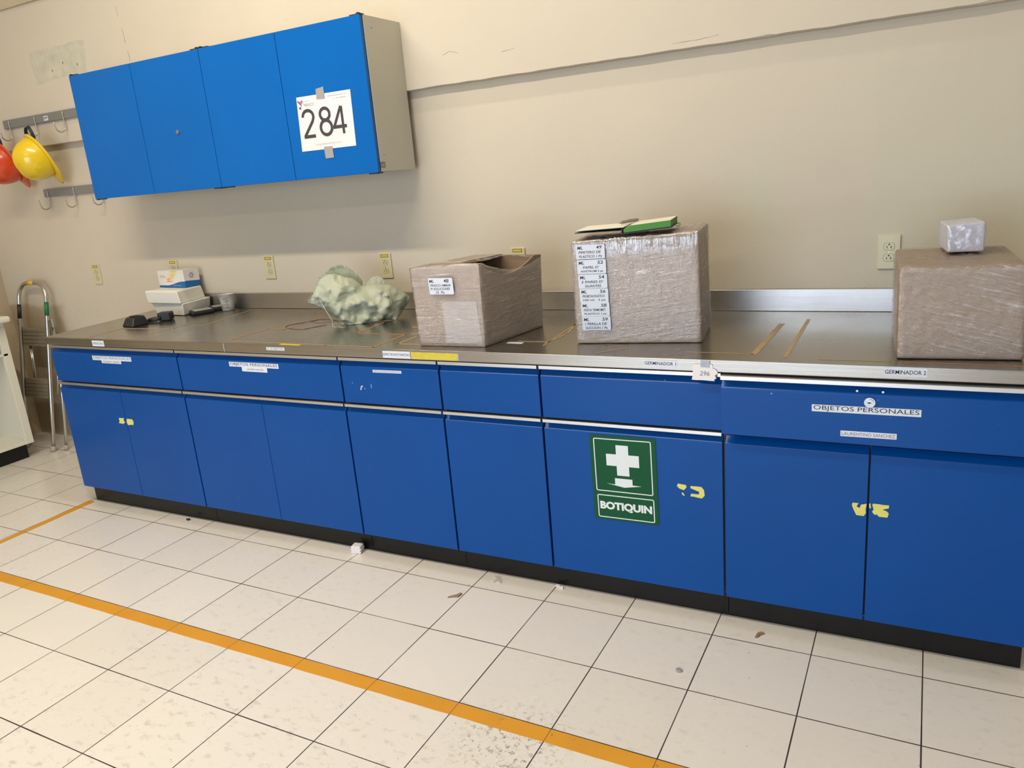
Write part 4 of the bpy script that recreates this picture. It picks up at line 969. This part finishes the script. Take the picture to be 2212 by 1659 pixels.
# small parcel
pc = thing('small_parcel', 'small white parcel in loose film on the rightmost carton', 'parcel', (4.25, 0.36, 1.163)); I_ = Matrix.Translation(-V(pc.location)); zt_ = 1.1642
b = [(4.212, 0.282, zt_), (4.303, 0.292, zt_), (4.285, 0.46, zt_), (4.194, 0.45, zt_)]
t = [(4.208, 0.280, 1.240), (4.302, 0.288, 1.247), (4.285, 0.455, 1.245), (4.192, 0.447, 1.240)]
mb = MB(); mb.hexa(b, t); o = mb.build('paper_box', ['parcel'], pc, bevel=0.004, bseg=3); o.matrix_parent_inverse = I_
wrap(b, t, 'film_wrap', 'film4', pc, 0.004, 0.012, 36, 0.003, 21, None, (1, 1, 1), I_)

# ------------------------------------------------------------------ notebook and pen on carton 2
nb = thing('open_notebook', 'open notebook with green page edges and dark cover on the tall carton', 'notebook', (3.270, 0.235, 1.2670), math.radians(8.5))
# local: x across the spread, y away; spine at x=0
def slab(mb, x0, x1, y0, y1, zf, th, n=14, mi=0):
    vs = []
    for i in range(n + 1):
        x = x0 + (x1 - x0) * i / n
        for y in (y0, y1): vs += [(x, y, zf(x)), (x, y, zf(x) + th(x))]
    fs = []
    for i in range(n):
        a = i * 4; c = a + 4; fs += [(a, c, c + 1, a + 1), (a + 2, a + 3, c + 3, c + 2), (a + 1, c + 1, c + 3, a + 3), (a, a + 2, c + 2, c)]
    fs += [(0, 1, 3, 2), (n * 4, n * 4 + 2, n * 4 + 3, n * 4 + 1)]; mb.add(vs, fs, mi)
Y0, Y1 = -0.085, 0.085
mb = MB(); TL_ = 0.075
mb = MB(); slab(mb, 0.003, 0.155, Y0, Y1, lambda x: 0.0045 + TL_ * x, lambda x: 0.019 * min(1, (x / 0.02) ** 0.5 if x > 0 else 0) + 0.001)
o = mb.build('page_block', ['green_edge'], nb)
mb = MB(); slab(mb, 0.003, 0.1548, Y0 + 0.0003, Y1 - 0.0003, lambda x: 0.0045 + TL_ * x + 0.019 * min(1, (x / 0.02) ** 0.5) + 0.001, lambda x: 0.0006); mb.build('open_page', 'pages', nb)
lz = lambda x: 0.0200 - 0.004 * ((-x) / 0.155) + 0.002
mb = MB(); slab(mb, -0.153, 0.004, Y0, Y1, lz, lambda x: 0.0022); o = mb.build('open_page', 'pages', nb)
mb = MB(); slab(mb, -0.152, 0.003, Y0 + 0.001, Y1 - 0.001, lambda x: lz(x) - 0.0016, lambda x: 0.0014); mb.build('page_block', 'green_edge', nb)
mb = MB(); slab(mb, -0.160, -0.003, Y0 - 0.002, Y1 + 0.002, lambda x: lz(x) - 0.0105 + 0.003 * (-x / 0.155), lambda x: 0.002); mb.box(-0.004, -0.001, Y0 - 0.002, Y1 + 0.002, 0.001, 0.017); slab(mb, -0.003, 0.158, Y0 - 0.002, Y1 + 0.002, lambda x: 0.001 + TL_ * max(0, x), lambda x: 0.002); mb.build('cover', 'cover', nb)
mb = MB(); mb.tube([(0.157, 0.02, 0.010), (0.163, 0.03, 0.006), (0.170, 0.04, 0.010), (0.168, 0.05, 0.016), (0.160, 0.045, 0.012)], 0.0012, 6); mb.build('ribbon', 'green_edge', nb, smooth=True)
# faint handwriting lines on the left page
for k in range(3):
    mb = MB(); y = 0.03 - k * 0.02; mb.text('notas', lambda a, c, d: V((-0.085 + a, y + c, lz(-0.085 + a) + 0.0024 + d)), 0, 0, 0.07, 0.004, 0.0002, 0, 0, 0.3); mb.build('handwriting', 'ink_soft', nb) if False else None
pn = thing('pen', 'grey pen lying in the fold of the open notebook', 'pen', (3.265, 0.250, 1.2985), math.radians(62))
pn.scale = (0.9, 0.75, 0.75)
MB().tube([(-0.035, 0, 0.0), (-0.028, 0, 0.001), (0.045, 0, 0.003), (0.055, 0, 0.003)], [0.0025, 0.0072, 0.0075, 0.006], 14).build('barrel', 'pen', pn, smooth=True)
MB().tube([(-0.044, 0, -0.001), (-0.035, 0, 0.0)], [0.0012, 0.0026], 10).build('tip', 'chrome', pn, smooth=True)
MB().box(0.008, 0.050, -0.0015, 0.0015, 0.0095, 0.011).build('clip', 'chrome', pn, bevel=0.0005)

# ------------------------------------------------------------------ foam box and printed carton
fbx = thing('foam_box', 'white polystyrene box with lid under the small printed carton', 'box', (0.55, 0.63, T0)); I_ = Matrix.Translation(-V(fbx.location))
mb = MB(); mb.hexa([(0.438, 0.553, z0), (0.678, 0.529, z0), (0.650, 0.735, z0), (0.440, 0.738, z0)], [(0.412, 0.548, 0.966), (0.690, 0.522, 0.966), (0.662, 0.736, 0.968), (0.425, 0.742, 0.966)])
o = mb.build('base', 'foam', fbx, bevel=0.005, bseg=3); o.matrix_parent_inverse = I_
mb = MB(); lb_ = [(0.408, 0.532, 0.9668), (0.688, 0.512, 0.9668), (0.640, 0.722, 0.9685), (0.410, 0.735, 0.9668)]; lt_ = [(0.392, 0.535, 1.033), (0.674, 0.513, 1.033), (0.622, 0.722, 1.033), (0.400, 0.735, 1.033)]
mb.hexa(lb_, lt_); o = mb.build('lid', 'foam', fbx, bevel=0.005, bseg=3); o.matrix_parent_inverse = I_
kb = thing('printed_carton', 'small white carton with colour smear print and blue foot on the foam lid', 'box', (0.372, 0.655, 1.0345), math.radians(-5.5))
mb = MB(); mb.hexa([(0, 0, 0), (0.236, 0, 0), (0.232, 0.098, 0), (0.0, 0.075, 0)], [(0, 0.0, 0.093), (0.236, 0.0, 0.095), (0.232, 0.098, 0.093), (0, 0.075, 0.093)])
o = mb.build('carton', 'printbox', kb)
mb = MB(); ffk = frame((0, 0, 0), (1, 0, 0), (0, 0, 1)); ffk2 = lambda a, c, d: V((a, -d, c))
mb.text('Kilbx', ffk2, 0.046, 0.062, 0.052, 0.016, 0.0006, 0); mb.text('Agilent Technologies', ffk2, 0.165, 0.011, 0.075, 0.006, 0.0008, 1); mb.build('lettering', ['ink_orange', 'sign_white'], kb)
# starburst mark on the side
mb = MB(); sfn = lambda a, c, d: V((0.2362 - 0.0408 * a + d, a, c))
for k in range(12):
    an = math.pi * 2 * k / 12; c_, s_ = math.cos(an), math.sin(an); r0, r1 = (0.0075, 0.0105) ; r2 = 0.0165 if k % 2 else 0.021
    mb.prism([(0.048 + c_ * r0 - s_ * 0.0013, 0.062 + s_ * r0 + c_ * 0.0013), (0.048 + c_ * r0 + s_ * 0.0013, 0.062 + s_ * r0 - c_ * 0.0013), (0.048 + c_ * r2, 0.062 + s_ * r2)], sfn, 0.0004, 0.0008)
mb.build('starburst_mark', 'ink', kb)

# ------------------------------------------------------------------ charger dock, adapter, meters, beaker
cd = thing('charger_dock', 'black radio charger dock at the left front of the worktop', 'charger', (0.607, 0.275, T0), math.radians(-8))
cd.scale = (0.80, 0.80, 0.80)
mb = MB(); mb.hexa([(-0.068, -0.045, 0.0), (0.068, -0.05, 0), (0.062, 0.075, 0), (-0.062, 0.075, 0)], [(-0.046, -0.022, 0.052), (0.050, -0.024, 0.052), (0.050, 0.052, 0.060), (-0.046, 0.052, 0.060)])
mb.build('body', 'dark', cd, bevel=0.008, bseg=4)
mb = MB(); mb.box(-0.030, 0.034, -0.006, 0.036, 0.0565, 0.0605, 1)
for k in range(3): mb.box(-0.006 + k * 0.012, -0.002 + k * 0.012, 0.028, 0.0355, 0.0600, 0.0625, 0)
mb.build('battery_well', ['chrome', 'ink'], cd)
ap = thing('power_adapter', 'black plug adapter and connector lying before the foam box', 'adapter', (0.672, 0.40, T0 + 0.016))
AI = Matrix.Identity(4)
mb = MB(); mb.box(-0.020, 0.045, -0.018, 0.040, -0.015, 0.028); o = mb.build('plug_block', 'dark', ap, bevel=0.007, bseg=3); o.rotation_euler = (0, 0, math.radians(28))
mb = MB().tube([(-0.048, -0.050, -0.005), (-0.030, -0.040, -0.003), (-0.010, -0.028, 0.0), (0.004, -0.014, 0.002)], [0.010, 0.0125, 0.0115, 0.010], 14); mb.build('connector', 'dark', ap, smooth=True)
mb = MB(); mb.box(0.036, 0.048, 0.010, 0.014, 0.000, 0.003); mb.box(0.036, 0.048, 0.026, 0.030, 0.0, 0.003); o = mb.build('prong', 'chrome', ap); o.rotation_euler = (0, 0, math.radians(28))
mb = MB().tube([(-0.005, 0.002, -0.002), (-0.04, -0.015, -0.012), (-0.05, 0.0, -0.013), (-0.065, -0.03, -0.013), (-0.055, -0.06, -0.008)], 0.0022, 8); mb.build('cable', 'dark', ap, smooth=True)
for k, (mx, my, rz, lb) in enumerate(((0.730, 0.604, 62, 'black flat meter with pale face, nearer one beside the foam box'), (0.745, 0.722, 58, 'black flat meter with pale face, farther one against the beaker'))):
    tt = thing('flat_meter', lb, 'meter', (mx, my, T0), math.radians(rz - 90), 'flat meters beside the beaker')
    mb = MB().box(-0.045, 0.045, -0.060, 0.055, 0.001, 0.020); mb.build('body', 'dark', tt, bevel=0.006, bseg=3)
    MB().box(-0.036, 0.036, -0.045, 0.048, 0.0202, 0.0225).build('face', 'devtop', tt, bevel=0.001)
bk = thing('measuring_beaker', 'translucent plastic measuring beaker against the backsplash', 'beaker', (0.838, 0.690, T0))
mb = MB(); nu = 40; prof = [(0.0, 0.0), (0.030, 0.0), (0.033, 0.003), (0.036, 0.045), (0.0395, 0.088), (0.041, 0.089), (0.0385, 0.0885), (0.035, 0.045), (0.0315, 0.005), (0.0, 0.004)]
vs = []
for r, z in prof:
    for i in range(nu):
        th = 2 * math.pi * i / nu; sp = math.exp(-((math.atan2(math.sin(th - 3.75), math.cos(th - 3.75))) / 0.22) ** 2) * max(0, (z - 0.055) / 0.034) * 0.013 if r > 0.03 else 0
        vs.append(((r + sp) * math.cos(th), (r + sp) * math.sin(th), z + sp * 0.2))
mb.add(vs, [(j * nu + i, j * nu + (i + 1) % nu, (j + 1) * nu + (i + 1) % nu, (j + 1) * nu + i) for j in range(len(prof) - 1) for i in range(nu)])
mb.build('cup', 'cup', bk, smooth=True)
mb = MB()
def cyl(a, c, d): th = -1.0 + a / 0.037; r = 0.0332 + 0.0065 * c / 0.088 + d; return V((r * math.cos(th), r * math.sin(th), c))
for k in range(7): mb.prism([(0.0, 0.018 + k * 0.009), (0.010 if k % 2 else 0.015, 0.018 + k * 0.009), (0.010 if k % 2 else 0.015, 0.0198 + k * 0.009), (0.0, 0.0198 + k * 0.009)], cyl, 0.0016, 0.002)
for k, nm in enumerate(('10', '20', '30', '40')): mb.text(nm, cyl, -0.006, 0.022 + k * 0.0155, 0.008, 0.006, 0.002, 0)
mb.text('100 ml', cyl, -0.020, 0.03, 0.006, 0.030, 0.002, 0)
mb.build('graduation_marks', 'ink', bk)

# ------------------------------------------------------------------ woven sack
sk = thing('woven_sack', 'crumpled pale green woven plastic sack with frayed mouth', 'sack', (1.93, 0.50, T0))
uu = V((0.7824, 0.6228, 0)); ww = V((-0.6228, 0.7824, 0))
def sp_(u, w_, z): return uu * u + ww * w_ + V((0, 0, z))
OUTL = [(-0.255, 0.106), (-0.225, 0.150), (-0.193, 0.205), (-0.160, 0.222), (-0.125, 0.222), (-0.085, 0.205), (-0.045, 0.192), (-0.020, 0.165), (-0.008, 0.150), (0.012, 0.158), (0.045, 0.160), (0.085, 0.152), (0.115, 0.148), (0.155, 0.120), (0.197, 0.080), (0.186, 0.055), (0.150, 0.020), (0.118, 0.000), (0.080, 0.004), (0.045, 0.002), (0.0, 0.0), (-0.045, 0.0), (-0.085, 0.0), (-0.125, 0.006), (-0.150, 0.030), (-0.185, 0.062), (-0.225, 0.088)]
def resample(P, n):
    P = [V(p) for p in P]; L = [0]
    for i in range(len(P)): L.append(L[-1] + (P[(i + 1) % len(P)] - P[i]).length)
    out = []
    for k in range(n):
        d = L[-1] * k / n
        for i in range(len(P)):
            if L[i] <= d < L[i + 1]: out.append(P[i].lerp(P[(i + 1) % len(P)], (d - L[i]) / (L[i + 1] - L[i]))); break
    return out
NA, NR = 150, 46
OL = resample(OUTL, NA); CT = V((-0.04, 0.085))
def crumple(p):
    q = p * 11.0; h = 0.0; a = 1.0
    wv = V((noise.noise(q * 0.7 + V((4, 0, 0))), noise.noise(q * 0.7 + V((0, 9, 0))), noise.noise(q * 0.7)))
    q = q + wv * 0.9
    for k in range(5):
        h += a * (1 - 2.2 * abs(noise.noise(q))); a *= 0.52; q = q * 2.05 + V((3.1, 1.7, 0.3))
    return h
def bagside(sign, thick):
    vs = []
    for j in range(NR + 1):
        r = j / NR
        for i in range(NA):
            c = CT.lerp(OL[i], r); bul = (1 - r ** 2.4) ** 0.55
            flat = 0.35 + 0.65 * min(1, max(0, (c.x + 0.255) / 0.12))          # mouth end is flat
            if c.x > 0.10: flat *= 1 - (c.x - 0.10) / 0.14
            w_ = sign * thick * bul * flat
            p = V((c.x, w_, c.y)); cr2 = crumple(p + V((0, 0, 5 * sign)))
            k = (1 - r ** 10)
            w_ += sign * 0.020 * cr2 * k * bul ** 0.5
            # deep fold from the notch down and a belt fold across the right lobe
            g1 = abs((c.x + 0.010) + (c.y - 0.15) * 0.55 ); w_ -= sign * 0.030 * math.exp(-(g1 / 0.014) ** 2) * k * max(0, min(1, (c.y - 0.02) / 0.06))
            g2 = abs(c.x - 0.098 + (c.y - 0.08) * 0.10); w_ -= sign * (0.010 if c.x > 0.098 else 0) * k
            z = c.y + 0.006 * noise.noise(p * 26) * k + 0.009 * noise.noise(V((i * 0.22, sign, 3))) * r * (0 if c.y < 0.02 else 1)
            if c.y < 0.03 and sign < 0: w_ *= 0.85
            vs.append(sp_(c.x + 0.005 * noise.noise(V((i * 0.3, 7, sign))) * r, w_, max(0.001, z)))
    fs = []
    for j in range(NR):
        for i in range(NA):
            a, b_ = j * NA + i, j * NA + (i + 1) % NA
            if j == 0: fs.append((b_ + NA - 0, a + NA, a)) if i % 1 == 0 else None
            else: fs.append((a, b_, b_ + NA, a + NA))
    return vs, [f_ for f_ in fs if f_]
from mathutils.geometry import delaunay_2d_cdt
KEY = [(-0.09, 0.070, -0.100), (-0.055, 0.093, -0.122), (-0.012, 0.108, -0.130), (0.028, 0.082, -0.142), (0.050, 0.048, -0.132), (-0.072, 0.042, -0.080), (-0.03, 0.052, -0.076), (0.002, 0.040, -0.098), (0.026, 0.028, -0.078),
       (-0.062, 0.118, -0.066), (-0.012, 0.134, -0.050), (0.028, 0.118, -0.070), (-0.12, 0.135, -0.098), (-0.125, 0.072, -0.108), (-0.160, 0.155, -0.070), (-0.105, 0.172, -0.082), (-0.150, 0.100, -0.080), (-0.135, 0.195, -0.05), (-0.095, 0.100, -0.085),
       (-0.212, 0.135, -0.030), (-0.200, 0.095, -0.010), (-0.175, 0.110, -0.055), (-0.185, 0.165, -0.020), (0.065, 0.135, -0.105), (0.062, 0.100, -0.094), (0.075, 0.060, -0.130), (0.092, 0.115, -0.112), (0.097, 0.070, -0.122), (0.090, 0.022, -0.118),
       (0.108, 0.110, -0.078), (0.112, 0.070, -0.088), (0.108, 0.024, -0.092), (0.150, 0.080, -0.060), (0.140, 0.045, -0.062), (0.135, 0.115, -0.040), (-0.115, 0.030, -0.118), (-0.085, 0.020, -0.104), (-0.052, 0.018, -0.080), (-0.022, 0.022, -0.122), (0.004, 0.018, -0.112), (0.055, 0.020, -0.130), (-0.140, 0.050, -0.095), (-0.045, 0.150, -0.072), (-0.070, 0.180, -0.060), (0.03, 0.145, -0.06)]
OE = resample(OUTL, 64)
def wkey(u, z):
    sw = s_ = 0.0
    for a_, c_, w_ in KEY + [(q.x, q.y, -0.100 * max(0.0, 1 - q.y / 0.022) ** 0.7) for q in OE[::2]]:
        d = (u - a_) ** 2 + (z - c_) ** 2; k = 1.0 / (d + 2e-5) ** 1.6; sw += k; s_ += k * w_
    return s_ / sw
rs = random.Random(11)
def inside(P, p):
    c = False; n = len(P)
    for i in range(n):
        a_, b_ = P[i], P[(i + 1) % n]
        if (a_.y > p.y) != (b_.y > p.y) and p.x < (b_.x - a_.x) * (p.y - a_.y) / (b_.y - a_.y) + a_.x: c = not c
    return c
def facet_side(sign, keys, extra, amp, sub=2):
    pts = [V((q.x, q.y)) for q in OE]; ws = [-0.100 * max(0.0, 1 - q.y / 0.022) ** 0.7 for q in OE]
    for a_, c_, w_ in keys: pts.append(V((a_, c_))); ws.append(w_)
    tries = 0
    while extra and tries < 4000:
        tries += 1; p = V((rs.uniform(-0.25, 0.19), rs.uniform(0.005, 0.24)))
        if inside(OE, p) and min((p - q).length for q in pts) > 0.0125: pts.append(p); ws.append((wkey(p.x, p.y) if sign < 0 else 0.062 * max(0, min(1, min((p - q).length for q in OE) / 0.05)) ** 0.6) + rs.uniform(-amp, amp)); extra -= 1
    n = len(OE); vo, ed, fa, *_ = delaunay_2d_cdt(pts, [(i, (i + 1) % n) for i in range(n)], [], 1, 1e-6)
    bm = bmesh.new(); vs = []
    for k, v in enumerate(vo):
        j = min(range(len(pts)), key=lambda i: (pts[i] - v).length); vs.append(bm.verts.new((v.x, ws[j], v.y)))
    for f_ in fa:
        try: bm.faces.new([vs[i] for i in f_])
        except ValueError: pass
    for it in range(sub):
        bmesh.ops.subdivide_edges(bm, edges=bm.edges[:], cuts=1, use_grid_fill=True); bmesh.ops.triangulate(bm, faces=bm.faces[:])
        inner = [v for v in bm.verts if not v.is_boundary]; bmesh.ops.smooth_vert(bm, verts=inner, factor=0.42 if it == 0 else 0.5, use_axis_x=True, use_axis_y=True, use_axis_z=True)
    out = []
    bm.verts.index_update()
    for v in bm.verts:
        u, w_, z = v.co
        if not v.is_boundary: q = V((u, sign * 0.3, z)); w_ += 0.0035 * noise.noise(q * 55) + 0.0022 * (1 - 2 * abs(noise.noise(V((q.x * 40, q.y, q.z * 90))))); z += 0.003 * noise.noise(q * 40 + V((5, 0, 0)))
        out.append(sp_(u, w_, max(0.001, z)))
    fs = [tuple(v.index for v in f_.verts) for f_ in bm.faces]; bm.free(); return out, fs
mb = MB(); mb.add(*facet_side(-1, KEY, 95, 0.009)); mb.add(*facet_side(1, [], 60, 0.008))
o = mb.build('body', 'bag', sk, smooth=True)
bm = bmesh.new(); bm.from_mesh(o.data); bmesh.ops.remove_doubles(bm, verts=bm.verts, dist=0.0008); bmesh.ops.recalc_face_normals(bm, faces=bm.faces)
for fc in bm.faces: fc.smooth = True
bm.to_mesh(o.data); bm.free()
# back rim of the open mouth with its frayed edge
def sheet(poly_top, poly_bot, wfun, name, mat, fr=0.0, n=40, m=8):
    T = resample_open(poly_top, n); B = resample_open(poly_bot, n); vs = []
    for i in range(n + 1):
        for j in range(m + 1):
            c = B[i].lerp(T[i], j / m); e = rnd(0, fr) if j == m else 0
            vs.append(sp_(c.x, wfun(c.x, c.y) + 0.004 * crumple(V((c.x, 0.3, c.y))), max(0.001, c.y + e)))
    mb = MB(); mb.add(vs, [(i * (m + 1) + j, (i + 1) * (m + 1) + j, (i + 1) * (m + 1) + j + 1, i * (m + 1) + j + 1) for i in range(n) for j in range(m)])
    o = mb.build(name, mat, sk, smooth=True); s = o.modifiers.new('s', 'SOLIDIFY'); s.thickness = 0.0015; return o
def resample_open(P, n):
    P = [V(p) for p in P]; L = [0]
    for a, b_ in zip(P[:-1], P[1:]): L.append(L[-1] + (b_ - a).length)
    out = []
    for k in range(n + 1):
        d = L[-1] * k / n * 0.99999
        for i in range(len(P) - 1):
            if L[i] <= d <= L[i + 1]: out.append(P[i].lerp(P[i + 1], (d - L[i]) / (L[i + 1] - L[i]))); break
    return out
sheet([(-0.165, 0.228), (-0.135, 0.246), (-0.095, 0.250), (-0.060, 0.232), (-0.020, 0.192), (-0.008, 0.172)], [(-0.165, 0.195), (-0.130, 0.190), (-0.095, 0.185), (-0.06, 0.175), (-0.025, 0.150), (-0.010, 0.140)], lambda x, z: 0.038 + 0.12 * (z - 0.19), 'mouth_rim', 'bag_dark', 0.006)
sheet([(0.010, 0.160), (0.035, 0.184), (0.062, 0.190), (0.080, 0.182), (0.090, 0.168)], [(0.010, 0.150), (0.035, 0.148), (0.062, 0.146), (0.080, 0.146), (0.090, 0.146)], lambda x, z: 0.01 + 0.2 * (z - 0.15), 'loose_flap', 'bag', 0.002, 24)
fr_ = MB()
for k in range(70):
    s = rnd(0, 1); q = resample_open([(-0.168, 0.228), (-0.135, 0.245), (-0.095, 0.250), (-0.060, 0.232), (-0.025, 0.197)], 60)[int(s * 60)]
    fr_.tube([sp_(q.x, 0.045, q.y - 0.004), sp_(q.x + rnd(-.004, .005), 0.047, q.y + rnd(0.004, 0.012))], [0.0009, 0.0004], 4)
fr_.build('frayed_edge', 'bag', sk); fr_ = MB()
for k in range(60):
    q = resample_open([(-0.257, 0.108), (-0.225, 0.153), (-0.193, 0.207), (-0.165, 0.226)], 60)[int(rnd(0, 1) * 60)]
    fr_.tube([sp_(q.x + 0.004, 0.0, q.y - 0.002), sp_(q.x - rnd(0.002, 0.008), 0.0, q.y + rnd(0.0, 0.007))], [0.0010, 0.0004], 4)
fr_.build('frayed_edge', 'bag', sk)
MB().tube([sp_(-0.115, 0.045, 0.244), sp_(-0.105, 0.05, 0.262), sp_(-0.085, 0.05, 0.266), sp_(-0.065, 0.05, 0.255), sp_(-0.055, 0.045, 0.236), sp_(-0.03, 0.04, 0.205)], 0.0007, 5).build('thread', 'thread', sk)
MB().tube([sp_(-0.205, -0.01, 0.120), sp_(-0.195, -0.035, 0.095), sp_(-0.175, -0.06, 0.055), sp_(-0.160, -0.075, 0.025), sp_(-0.162, -0.085, 0.002), sp_(-0.150, -0.12, 0.0012), sp_(-0.135, -0.115, 0.0012), sp_(-0.118, -0.14, 0.0012), sp_(-0.105, -0.135, 0.0012)], 0.0011, 5).build('thread', 'thread', sk)
mb = MB(); mb.tube([sp_(0.094, -0.055, 0.150), sp_(0.102, -0.085, 0.120), sp_(0.108, -0.095, 0.080), sp_(0.107, -0.090, 0.040), sp_(0.098, -0.080, 0.006)], 0.0018, 6); mb.build('hem_seam', 'bag', sk, smooth=True)

# ------------------------------------------------------------------ floor tape and litter
tpmat = 'orangetape'
def tape(name, label, poly):
    """poly outline on the floor, gently ragged"""
    P = []
    for i in range(len(poly)):
        a, b_ = V(poly[i]), V(poly[(i + 1) % len(poly)]); k = max(1, int((b_ - a).length / 0.05))
        for s in range(k): q = a.lerp(b_, s / k); P.append((q.x + rnd(-.0008, .0008), q.y + rnd(-.0008, .0008)))
    mb = MB(); mb.prism(P, lambda a, c, d: V((a, c, d)), 0.0002, 0.0010); o = mb.build(name, tpmat, None)
    return tag(o, label, 'floor tape', 'orange floor marking tape')
ty = lambda x: -0.6455 - 0.0082 * x
tape('floor_tape', 'long orange tape line running parallel to the cabinets', [(-1.2, ty(-1.2)), (6.2, ty(6.2)), (6.2, ty(6.2) - 0.052), (-1.2, ty(-1.2) - 0.052)])
tape('floor_tape', 'short orange tape line meeting the plinth of the leftmost cabinet', [(0.290, 0.03), (0.338, 0.022), (0.345, -0.46), (0.345, -0.645), (0.309, -0.645), (0.309, -0.44)])
def litter(name, label, x, y, pts, mat, h, cat, rz=0):
    mb = MB(); n = len(pts); vs = [(a, b_, 0.0004) for a, b_ in pts] + [(a * 0.9, b_ * 0.9, h * rnd(0.7, 1.2)) for a, b_ in pts]
    mb.add(vs, [tuple(range(n))[::-1], tuple(range(n, 2 * n))] + [(i, (i + 1) % n, (i + 1) % n + n, i + n) for i in range(n)])
    o = mb.build(name, mat); o.location = (x, y, 0.0006); o.rotation_euler = (0, 0, rz); return tag(o, label, cat)
# ribbed foam scrap
fs_ = thing('foam_scrap', 'ribbed white foam scrap on the floor against the plinth', 'foam scrap', (2.095, 0.012, 0.0005), math.radians(12))
mb = MB(); pr = [(-0.022, 0), (-0.024, 0.008), (-0.018, 0.011), (-0.024, 0.015), (-0.024, 0.020), (-0.018, 0.024), (-0.023, 0.028), (-0.019, 0.034), (0.019, 0.034), (0.024, 0.028), (0.018, 0.024), (0.025, 0.020), (0.024, 0.015), (0.018, 0.011), (0.024, 0.008), (0.020, 0)]
mb.prism(pr, lambda a, c, d: V((a, d, c)), -0.018, 0.018); mb.build('block', 'paper', fs_, bevel=0.002)
litter('dry_leaf', 'curled brown leaf scrap on the tiles below the narrow cabinet', 2.681, -0.157, [(-0.022, -0.022), (-0.006, -0.012), (0.014, -0.006), (0.018, 0.020), (0.012, 0.022), (0.002, 0.004)], 'leaf', 0.006, 'leaf')
litter('dry_leaf', 'folded brown leaf scrap on the tiles under the rightmost cabinet', 3.746, -0.036, [(-0.010, -0.020), (-0.002, -0.016), (0.004, 0.0), (0.016, 0.012), (0.006, 0.018), (-0.006, 0.008)], 'leaf', 0.006, 'leaf')
litter('white_scrap', 'twisted white plastic scrap at the foot of the first-aid cabinet', 3.022, 0.022, [(-0.020, 0.012), (-0.006, 0.014), (0.002, 0.004), (0.016, 0.004), (0.018, -0.006), (0.004, -0.008), (-0.006, 0.0), (-0.018, 0.004)], 'paper', 0.008, 'plastic scrap')
litter('film_scrap', 'limp scrap of clear film at the plinth near a tile joint', 2.775, 0.000, [(-0.030, 0.020), (-0.004, 0.024), (0.016, 0.0), (0.028, -0.022), (0.022, -0.026), (0.004, -0.006), (-0.004, -0.026), (-0.010, -0.028), (-0.010, 0.004)], 'cup', 0.004, 'plastic scrap')
litter('bottle_cap', 'crushed grey translucent cap alone on a tile right of centre', 3.558, -0.300, [(0.011 * math.cos(k), 0.010 * math.sin(k)) for k in [i * math.pi / 5 for i in range(10)]], 'ducttape', 0.006, 'cap')
litter('dark_crumb', 'black crumb on the tiles in front of the leftmost cabinet', 1.06, 0.013, [(-0.010, -0.004), (0.0, -0.008), (0.010, -0.003), (0.011, 0.004), (0.0, 0.008), (-0.009, 0.004)], 'ink', 0.008, 'crumb')
